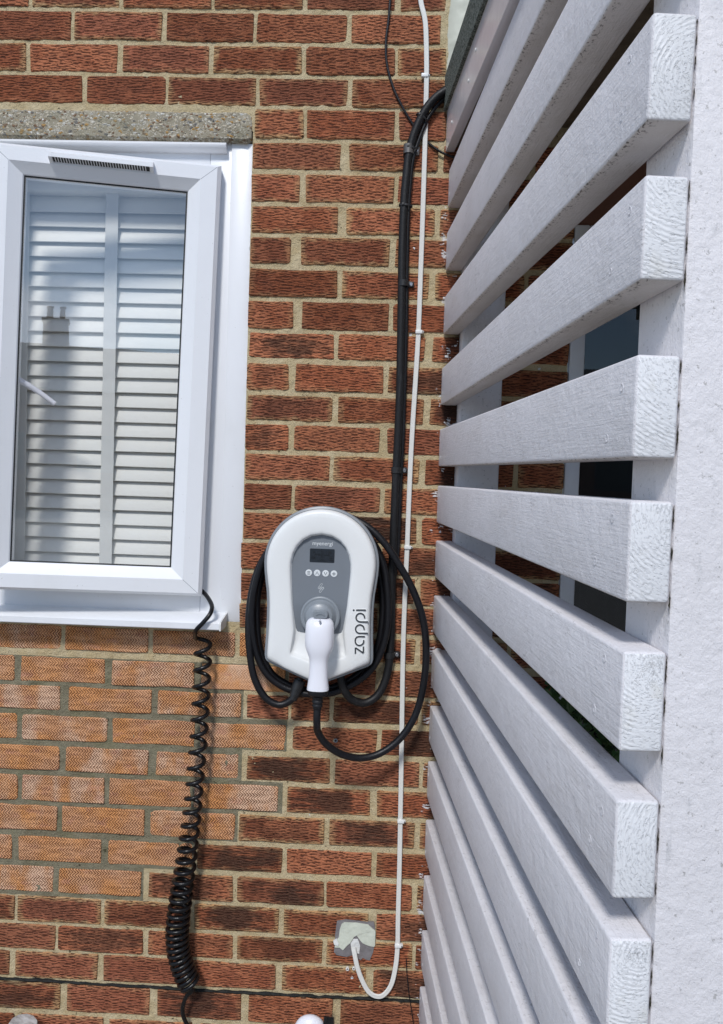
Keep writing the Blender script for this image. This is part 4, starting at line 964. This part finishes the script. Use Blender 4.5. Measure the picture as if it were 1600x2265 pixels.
# collar and ribbed strain relief
dn = (pb - pt).normalized(); sec = []
for d_, w_ in ((.0004, .0236), (.004, .0240), (.011, .0225), (.014, .0185), (.016, .0135), (.020, .0132), (.0215, .0118), (.024, .0118), (.0255, .0128), (.029, .0127), (.0305, .0112), (.033, .0112), (.0345, .0120), (.038, .0119), (.0395, .0105), (.042, .0105), (.044, .0098)):
    sec.append(oval(pb + dn * d_, w_, w_ * .88 if w_ > .014 else w_, e=2.2))
cb(MB().loft(sec, True, True, True), 'strain_relief', MT['rubber'], 40)
e0 = pb + dn * .040; e1 = pb + dn * .075
path = [e0, e1] + [at(*q) for q in ((704, 1620, -.138), (722, 1646, -.122), (755, 1668, -.105), (797, 1677, -.088), (842, 1666, -.075), (886, 1633, -.066), (919, 1582, -.060), (937, 1515, -.058), (943, 1440, -.058), (936, 1370, -.058), (915, 1308, -.060), (887, 1256, -.062), (852, 1203, -.062), (812, 1164, -.056), (765, 1142, -.046), (705, 1138, -.042),
    (640, 1165, -.044), (592, 1222, -.046), (566, 1290, -.048), (557, 1360, -.048), (564, 1430, -.047), (586, 1485, -.045), (628, 1520, -.043), (690, 1536, -.042), (755, 1526, -.041), (820, 1482, -.040), (853, 1410, -.038), (858, 1320, -.034), (842, 1230, -.028), (790, 1165, -.024), (710, 1145, -.022), (635, 1178, -.024), (592, 1240, -.027), (571, 1310, -.030), (569, 1385, -.030), (580, 1450, -.029), (612, 1500, -.026), (680, 1527, -.023), (760, 1512, -.021), (822, 1460, -.019), (845, 1385, -.017), (843, 1290, -.014), (815, 1205, -.012), (760, 1160, -.012), (690, 1155, -.012), (620, 1190, -.016), (578, 1245, -.024), (557, 1310, -.034), (550, 1380, -.046), (553, 1445, -.054), (563, 1500, -.058), (586, 1542, -.060), (616, 1559, -.060), (642, 1550, -.058), (657, 1528, -.055), (664, 1500, -.05))]
cb(MB().tube(spline(path, 7), .0086, 14), 'cable', MT['rubber'], 60)
# gland where the cable enters the charger
ga, gb_ = at(648, 1548, -.057), at(664, 1505, -.05); gd = (gb_ - ga).normalized()
cb(MB().tube([ga, ga.lerp(gb_, .2), ga.lerp(gb_, .21), ga.lerp(gb_, .5), ga.lerp(gb_, .51), gb_], [.010, .0105, .0125, .013, .0145, .0148], 12), 'gland', MT['bclip'], 30)

# ================================================================== OTHER CABLES
def single(mb, name, mat, label, cat, smooth=60, group=None, loc=None):
    o = mb.build(name, mat, None, smooth); tag(o, label, cat, group)
    return o
# armoured supply cable with a thinner cable strapped to it
arm = empty('supply_cable', at(885, 800, -.014)); tag(arm, 'thick black supply cable running down the bricks from the porch roof to the charger', 'cable')
def armp(mb, name, mat, smooth=60): o = mb.build(name, mat, arm, smooth); o.location = -Vector(arm.location); return o
apath = [(1075, 158, -.022), (1040, 172, -.022), (1005, 190, -.021), (966, 214, -.020), (937, 250, -.018), (915, 300, -.016), (904, 345, -.015), (898, 400, -.015), (894, 450, -.015), (890, 560, -.015), (889, 640, -.015), (887, 760, -.015), (885, 860, -.015), (881, 960, -.015), (876, 1060, -.015), (872, 1160, -.015), (868, 1260, -.015), (866, 1360, -.015), (864, 1430, -.015), (857, 1490, -.017), (838, 1535, -.022), (808, 1555, -.03), (778, 1547, -.04), (760, 1522, -.05), (752, 1490, -.05)]
armp(MB().tube(spline([at(*q) for q in apath], 7), .0098, 14), 'armoured_cable', MT['armour'])
a2 = [(1078, 164, -.012), (1042, 180, -.012), (1008, 200, -.012), (974, 226, -.012), (947, 262, -.012), (926, 312, -.011), (914, 352, -.011), (908, 405, -.010), (904, 460, -.010), (901, 560, -.010), (900, 640, -.010), (898, 760, -.010), (895, 860, -.010), (892, 960, -.010), (887, 1060, -.010), (883, 1160, -.010), (880, 1220, -.010), (872, 1290, -.012), (862, 1380, -.02)]
armp(MB().tube(spline([at(*q) for q in a2], 6), .0048, 10), 'data_cable', MT['rubber'])
for (px, py, dx, dy) in ((985, 203, 1.0, -.75), (930, 258, .62, -.9), (905, 326, .2, -1), (894, 453, .06, -1)):
    p = at(px, py, -.014); t = Vector((dx, 0, -dy)).normalized(); c = p + Vector((.004, 0, -.002))
    mb = MB(); u = Vector((0, 1, 0)); w = t.cross(u); ring = []
    loop_ = [c + w * (.0158 * math.cos(2 * math.pi * k / 16)) + u * (.0118 * math.sin(2 * math.pi * k / 16)) for k in range(17)]
    mb.sweep(loop_, [(-.0008, -.0022), (.0008, -.0022), (.0008, .0022), (-.0008, .0022)], t)
    mb.box(c + u * -.011 + w * .006, (.006, .005, .006), .001)
    armp(mb, 'cable_tie', MT['bclip'], 40)
# thin black cable
tp = [(868, -430), (862, -60), (864, -20), (860, 40), (854, 90), (856, 140), (870, 192), (890, 235), (912, 272), (938, 306), (968, 331), (1000, 346), (1040, 352)]
single(MB().tube(spline([at(px, py, -.006 if py < 240 or py > 310 else -.004) for px, py in tp], 8), .0029, 9), 'thin_cable', MT['rubber'], 'thin black cable curving across the bricks under the thick black cable', 'cable')
# flat white twin cable
wp = [(938, -430, -.007), (928, -60, -.007), (931, 0, -.007), (940, 40, -.008), (943, 80, -.008), (944, 170, -.007), (941, 300, -.006), (938, 400, -.007), (934, 520, -.007), (930, 630, -.007), (926, 735, -.006), (919, 850, -.007), (912, 960, -.007), (907, 1060, -.007), (901, 1210, -.006), (896, 1320, -.007), (892, 1440, -.007), (890, 1560, -.007), (888, 1700, -.007), (886, 1814, -.006), (884, 1920, -.007), (881, 2030, -.007), (880, 2088, -.006), (876, 2135, -.008), (866, 2178, -.011), (849, 2201, -.013), (832, 2204, -.013), (815, 2193, -.013), (801, 2168, -.013), (791, 2140, -.013), (785, 2112, -.012), (782, 2096, -.010)]
prof = []
for k in range(10): a = -90 + 180 * k / 9; prof.append((.0032 + .0027 * math.cos(R(a)), .0027 * math.sin(R(a))))
prof += [(.0010, .0016)] 
for k in range(10): a = 90 + 180 * k / 9; prof.append((-.0032 + .0027 * math.cos(R(a)), .0027 * math.sin(R(a))))
prof += [(-.0010, -.0016)] if False else []
single(MB().sweep(spline([at(*q) for q in wp], 7), prof, (0, -1, 0)), 'white_cable', MT['wcable'], 'flat white twin cable running down the wall and looping up to the broken plate', 'cable', 50)
# white nail clips
for (px, py), lb in (((939, 170), 'white nail clip on the white cable, the highest one, beside the pale flashing'), ((926, 735), 'white nail clip on the white cable, between the silver-screwed black clips'),
                     ((901, 1210), 'white nail clip on the white cable beside the charger screen'), ((886, 1814), 'white nail clip on the white cable, below the hanging charging cable loop'), ((880, 2088), 'white nail clip on the white cable beside the broken plate')):
    p = at(px, py, 0); r = empty('cable_clip', p); tag(r, lb, 'cable clip', 'white cable clips')
    tl = math.radians(-1.8)
    MB().box((.001, -.0062, 0), (.0165, .0115, .0085), .0012, 2).build('clip_body', MT['wclip'], r, 40)
    MB().lathe([(.0030, 0), (.0030, .009), (.0022, .0102)], 10, Matrix.Translation((.0102, -.0005, -.0002)) @ Matrix.Rotation(R(90), 4, 'X')).build('nail_boss', MT['wclip'], r, 40)
    MB().lathe([(.0016, .0102), (.0016, .0108)], 8, Matrix.Translation((.0102, -.0005, -.0002)) @ Matrix.Rotation(R(90), 4, 'X')).build('nail', MT['dull'], r, 40)
# black screw clips on the supply cable
for (px, py), kind, lb in (((905, 336), 'm', 'dull metal saddle clip where the thick black cable bends at the top'), ((893, 630), 'b', 'black screw clip on the thick black cable, the higher of the plastic ones'),
                           ((878, 1040), 'b', 'black screw clip on the thick black cable just above the charger'), ((862, 1446), 'b', 'black screw clip beside the lower right corner of the charger')):
    p = at(px, py, 0); r = empty('screw_clip', p); tag(r, lb, 'cable clip', 'clips on the thick black cable')
    m = MT['dull'] if kind == 'm' else MT['bclip']; c0 = (-.001, -.0145)
    rg = []
    w2 = .0072 if kind == 'b' else .0105
    arcp = [(c0[0] + .0126 * math.cos(R(a)), c0[1] - .0126 * math.sin(R(a))) for a in range(180, -1, -20)]
    outer = [(-.0136, -.001)] + arcp + [(.0126, -.006), (.0235, -.004), (.0235, -.001)]
    inner = [(.0235, -.0005)] + [(.0112, -.0005)] + [(c0[0] + .0102 * math.cos(R(a)), c0[1] - .0102 * math.sin(R(a))) for a in range(0, 181, 20)] + [(-.0112, -.0005)]
    lp_ = outer + inner
    MB().loft([[(x, y, z) for x, y in lp_] for z in (-w2, w2)], True, True, True).build('strap', m, r, 40)
    MB().box((.0175, -.0045, 0), (.015, .008, 2 * w2 - .001), .0015, 2).build('foot', m, r, 40)
    sc = MB().lathe([(.0044, 0), (.0044, .0012), (.0032, .0022)], 16, Matrix.Translation((.0178, -.0083, 0)) @ Matrix.Rotation(R(90), 4, 'X'))
    sc.build('screw', MT['steel'], r, 30)
    MB().box((.0178, -.0107, 0), (.0012, .0006, .004), 0).build('screw_slot', MT['gasket'], r)
# coiled cable from the window
coilp = [(438, 1300, .012), (452, 1312, .004), (462, 1325, -.022), (469, 1341, -.045), (465, 1358, -.066), (449, 1378, -.074), (434, 1394, -.070)]
cent = [(448, 1410), (449, 1440), (447, 1500), (443, 1580), (439, 1640), (433, 1710), (427, 1780), (419, 1850), (411, 1910), (404, 1960), (397, 2010), (393, 2050), (393, 2085), (398, 2118), (408, 2150), (421, 2176)]
cl = spline([at(px, py, -.036) for px, py in cent], 24)
sarc = [0.0]
for a, b in zip(cl, cl[1:]): sarc.append(sarc[-1] + (b - a).length)
def on(s):
    for i in range(len(sarc) - 1):
        if sarc[i + 1] >= s: t = (s - sarc[i]) / (sarc[i + 1] - sarc[i] + 1e-9); return cl[i].lerp(cl[i + 1], t), (cl[i + 1] - cl[i]).normalized()
    return cl[-1], (cl[-1] - cl[-2]).normalized()
def pitch_at(f):
    for (f0, p0), (f1, p1) in zip(PT, PT[1:]):
        if f <= f1: return p0 + (p1 - p0) * (f - f0) / (f1 - f0)
    return PT[-1][1]
PT = [(0, .0415), (.35, .040), (.5, .034), (.60, .029), (.68, .0255), (.74, .0215), (.80, .0180), (.88, .0150), (1, .0130)]
s = 0.0; th_ = math.pi; hel = []; tot = sarc[-1]
while s < tot:
    f = s / tot; c, t = on(s); pt_ = pitch_at(f); rad = .0182 + .0062 * max(0, min(1, (f - .45) / .3))
    u = Vector((1, 0, 0)); u = (u - t * u.dot(t)).normalized(); w = t.cross(u)
    grow = min(1, s / .02)
    hel.append(c + (u * math.cos(th_) + w * math.sin(th_)) * rad)
    dth = 2 * math.pi / 22; th_ += dth; s += pt_ / 22
tail = [at(*q) for q in ((426, 2190, -.045), (413, 2204, -.040), (405, 2225, -.035), (405, 2245, -.030), (415, 2268, -.025), (440, 2300, -.02), (480, 2330, -.02), (540, 2345, -.03))]
start = spline([at(*q) for q in coilp] + [hel[0]], 6)
endp = spline([hel[-1]] + tail, 6)
coil = single(MB().tube(start[:-1] + hel + endp[1:], .0053, 10), 'coiled_cable', MT['coil'], 'springy coiled black cable hanging from the window sill down the wall', 'cable')
# loose wire at the bottom right
single(MB().tube(spline([at(*q) for q in ((899, 2120, -.002), (900, 2150, -.009), (905, 2200, -.012), (912, 2245, -.012), (918, 2290, -.012))], 6), .0011, 6), 'loose_wire', MT['rubber'], 'thin loose black wire hanging down by the lowest fence slats', 'wire')

# ================================================================== SMALL THINGS ON THE WALL
bp = empty('broken_plate', at(785, 2085, 0)); tag(bp, 'broken pale green plastic plate on grey sealant where the white cable ends', 'wall plate')
def poly3(pts_, y0, y1, name, mat, jit=0.0, parent=bp):
    q = [at(px, py, 0) for px, py in pts_]; mb = MB()
    mb.prism([(p.x - bp.location.x, p.z - bp.location.z) for p in q], y0, y1); return mb.build(name, mat, parent)
poly3([(746, 2036), (765, 2033), (800, 2037), (828, 2040), (831, 2060), (829, 2085), (826, 2105), (818, 2124), (810, 2122), (803, 2118), (798, 2123), (790, 2118), (780, 2112), (768, 2116), (756, 2114), (745, 2112), (739, 2105), (741, 2090), (742, 2065)], .004, -.0022, 'sealant', MT['sealant'])
poly3([(756, 2043), (762, 2039), (790, 2040), (815, 2044), (824, 2052), (831, 2058), (806, 2062), (790, 2067), (783, 2071), (779, 2078), (775, 2084), (768, 2090), (759, 2100), (752, 2094), (741, 2094), (742, 2082), (750, 2072), (752, 2055)], -.0015, -.0052, 'plate_shard', MT['shard'])
poly3([(790, 2068), (808, 2062), (831, 2058), (830, 2090), (828, 2093), (818, 2091), (803, 2085), (797, 2078)], -.001, -.0046, 'plate_shard', MT['shard'])
poly3([(776, 2086), (782, 2076), (792, 2076), (797, 2090), (795, 2108), (779, 2106)], -.001, -.004, 'cable_entry', MT['caulk'])
poly3([(738, 2079), (746, 2075), (750, 2084), (749, 2089), (740, 2086)], -.001, -.008, 'plate_chip', MT['wclip'])
for (px, py), r_, mt, lb in (((769, 2143), .0042, 'wclip', 'white wall plug in the brick under the broken plate, clear of the cable'), ((783, 2142), .0038, 'wclip', 'white wall plug partly covered by the looping white cable'), ((743, 1638), .0048, 'ch_rim', 'grey wall plug with open hole inside the hanging charging cable loop')):
    p = at(px, py, 0); r = empty('wall_plug', p); tag(r, lb, 'wall plug', 'wall plugs')
    axm = Matrix.Rotation(R(90), 4, 'X')
    MB().lathe([(r_, -.004), (r_, .003), (r_ * .62, .0034), (r_ * .55, .001)], 14, axm, cap=False).build('sleeve', MT[mt], r, 40)
    MB().lathe([(r_ * .6, -.001), (r_ * .58, .0012)], 10, axm).build('hole', MT['gasket'], r)
# brush head and stone by the foot of the wall
bx = at(690, 2262, -.09)
br_ = empty('scrubbing_brush', (bx.x, bx.y, -0.05)); tag(br_, 'white plastic brush head with black bristles at the bottom edge of the wall', 'brush')
z0 = bx.z + .05
def bdome(cx, rx, rz, ry, zt, n=16, rings=8):
    out = []
    for i in range(rings + 1):
        a = R(90 * i / rings); out.append([(cx + rx * math.cos(2 * math.pi * k / n) * max(.02, math.cos(a)), ry * math.sin(2 * math.pi * k / n) * max(.02, math.cos(a)), zt - rz + rz * math.sin(a)) for k in range(n)])
    return out
top = at(700, 2247, -.09).z + .05
MB().loft([[(-.004 + .042 * math.cos(2 * math.pi * k / 16), .024 * math.sin(2 * math.pi * k / 16), 0) for k in range(16)]] + bdome(-.004, .038, .035, .022, top), True, True, True).build('brush_cap', MT['plug'], br_, 50)
bb = MB(); rs = random.Random(4)
for k in range(420):
    x = .028 + rs.uniform(0, .024); y = rs.uniform(-.018, .018); zt = top + .001 - 9 * (x - .036) ** 2 + rs.uniform(-.004, .004)
    bb.add([(x - .0012, y, 0), (x + .0012, y, 0), (x + rs.uniform(-.002, .003), y + rs.uniform(-.002, .002), zt), (x, y + .0016, 0)], [(0, 1, 2), (1, 3, 2), (3, 0, 2)])
bb.box((.040, 0, top / 2 - .008), (.024, .036, top - .012))
bb.build('bristles', MT['bristle'], br_)
sp = at(52, 2262, -.06); stone_mb = MB(); rr = random.Random(2); ringsS = []
stop = at(40, 2262, -.09).z - .018
for z, k in ((-.05, 1.0), (-.01, 1.02), (stop - .012, 1.0), (stop - .003, .97), (stop, .93)):
    ringsS.append([(sp.x + .036 * k * math.cos(2 * math.pi * i / 11) * (1 + .1 * mnoise.noise((i, z * 20, 1))), sp.y + .03 * k * math.sin(2 * math.pi * i / 11), z + .004 * mnoise.noise((i * 1.7, z * 9, 3)) - .10 * k * max(0, math.cos(2 * math.pi * i / 11)) * .08) for i in range(11)])
single(stone_mb.loft(ringsS, True, True, True), 'stone', MT['stone'], 'pale flaky stone at the bottom left corner against the wall', 'stone', 30)
# shrub behind the fence
sh = empty('shrub', (0.43, -0.43, -.05)); tag(sh, 'dark green small-leaved shrub glimpsed between the fence slats', 'shrub')
lf = MB(); rs = random.Random(8)
for k in range(6500):
    d = Vector((rs.gauss(0, 1), rs.gauss(0, 1), rs.gauss(0, 1))).normalized() * (rs.random() ** .4)
    rad = 1 + .22 * mnoise.noise(d * 2.5)
    p = Vector((d.x * .25, d.y * .46, .62 + d.z * .50)); p = Vector((p.x * rad, p.y * rad, p.z))
    s_ = rs.uniform(.007, .014); u = Vector((rs.gauss(0, 1), rs.gauss(0, 1), rs.gauss(0, .6))).normalized(); v = u.orthogonal().normalized(); v = (v + u.cross(v) * rs.uniform(-1, 1)).normalized(); n = u.cross(v)
    lf.add([p - u * s_ * 1.3, p - u * s_ * .3 + v * s_ * .75, p + u * s_ * .8 + v * s_ * .5, p + u * s_ * 1.35 + n * s_ * .3, p + u * s_ * .8 - v * s_ * .5, p - u * s_ * .3 - v * s_ * .75], [(0, 1, 2, 3), (0, 3, 4, 5)])
lo = lf.build('foliage', MT['leaf'], sh); lo['kind'] = 'stuff'
st = MB()
for k in range(9):
    a = k * 2.4; st.tube(spline([(0, 0, 0), (.05 * math.cos(a), .05 * math.sin(a), .25), (.18 * math.cos(a), .2 * math.sin(a), .7)], 5), [.009 - .0006 * i for i in range(11)], 6)
st.build('stem', MT['twig'], sh, 60)

# ================================================================== ACROSS THE ROAD (seen mirrored in the panes)
hs = empty('terraced_house', (0, -27, -.05)); tag(hs, 'terraced brick house with slate roof and chimneys across the road, mirrored in the window panes', 'house')
def hb(mb, name, mat, parent=None, label=None): 
    o = mb.build(name, mat, parent or hs); 
    return o
hb(MB().box((0, -4, 2.15), (30, 7, 4.3)), 'wall', MT['far_wall'])
rf = hb(MB().loft([[(x, y, z) for y, z in ((-.2, 4.2), (-4, 6.15), (-7.8, 4.2))] for x in (-15.3, 15.3)], True, True, True), 'roof', MT['far_roof'])
for x in (-9.5, -2.6, 4.6, 11.5):
    hb(MB().box((x, -4, 6.35), (.9, .6, 1.3)).box((x, -4, 7.03), (1.0, .7, .12)), 'chimney', MT['far_wall'], rf)
    for dx in (-.25, .22):
        hb(MB().lathe([(.12, 0), (.10, .45), (.13, .47), (.13, .55)], 10, Matrix.Translation((x + dx, -4, 7.05))), 'chimney_pot', MT['far_wall'], rf)
for x in range(-13, 14, 3):
    w = hb(MB().box((x, -.48, 2.0), (1.3, .08, 1.3)), 'window', MT['far_roof']); hb(MB().box((x, -.43, 2.0), (1.1, .02, 1.1)), 'pane', MT['screen'], w)
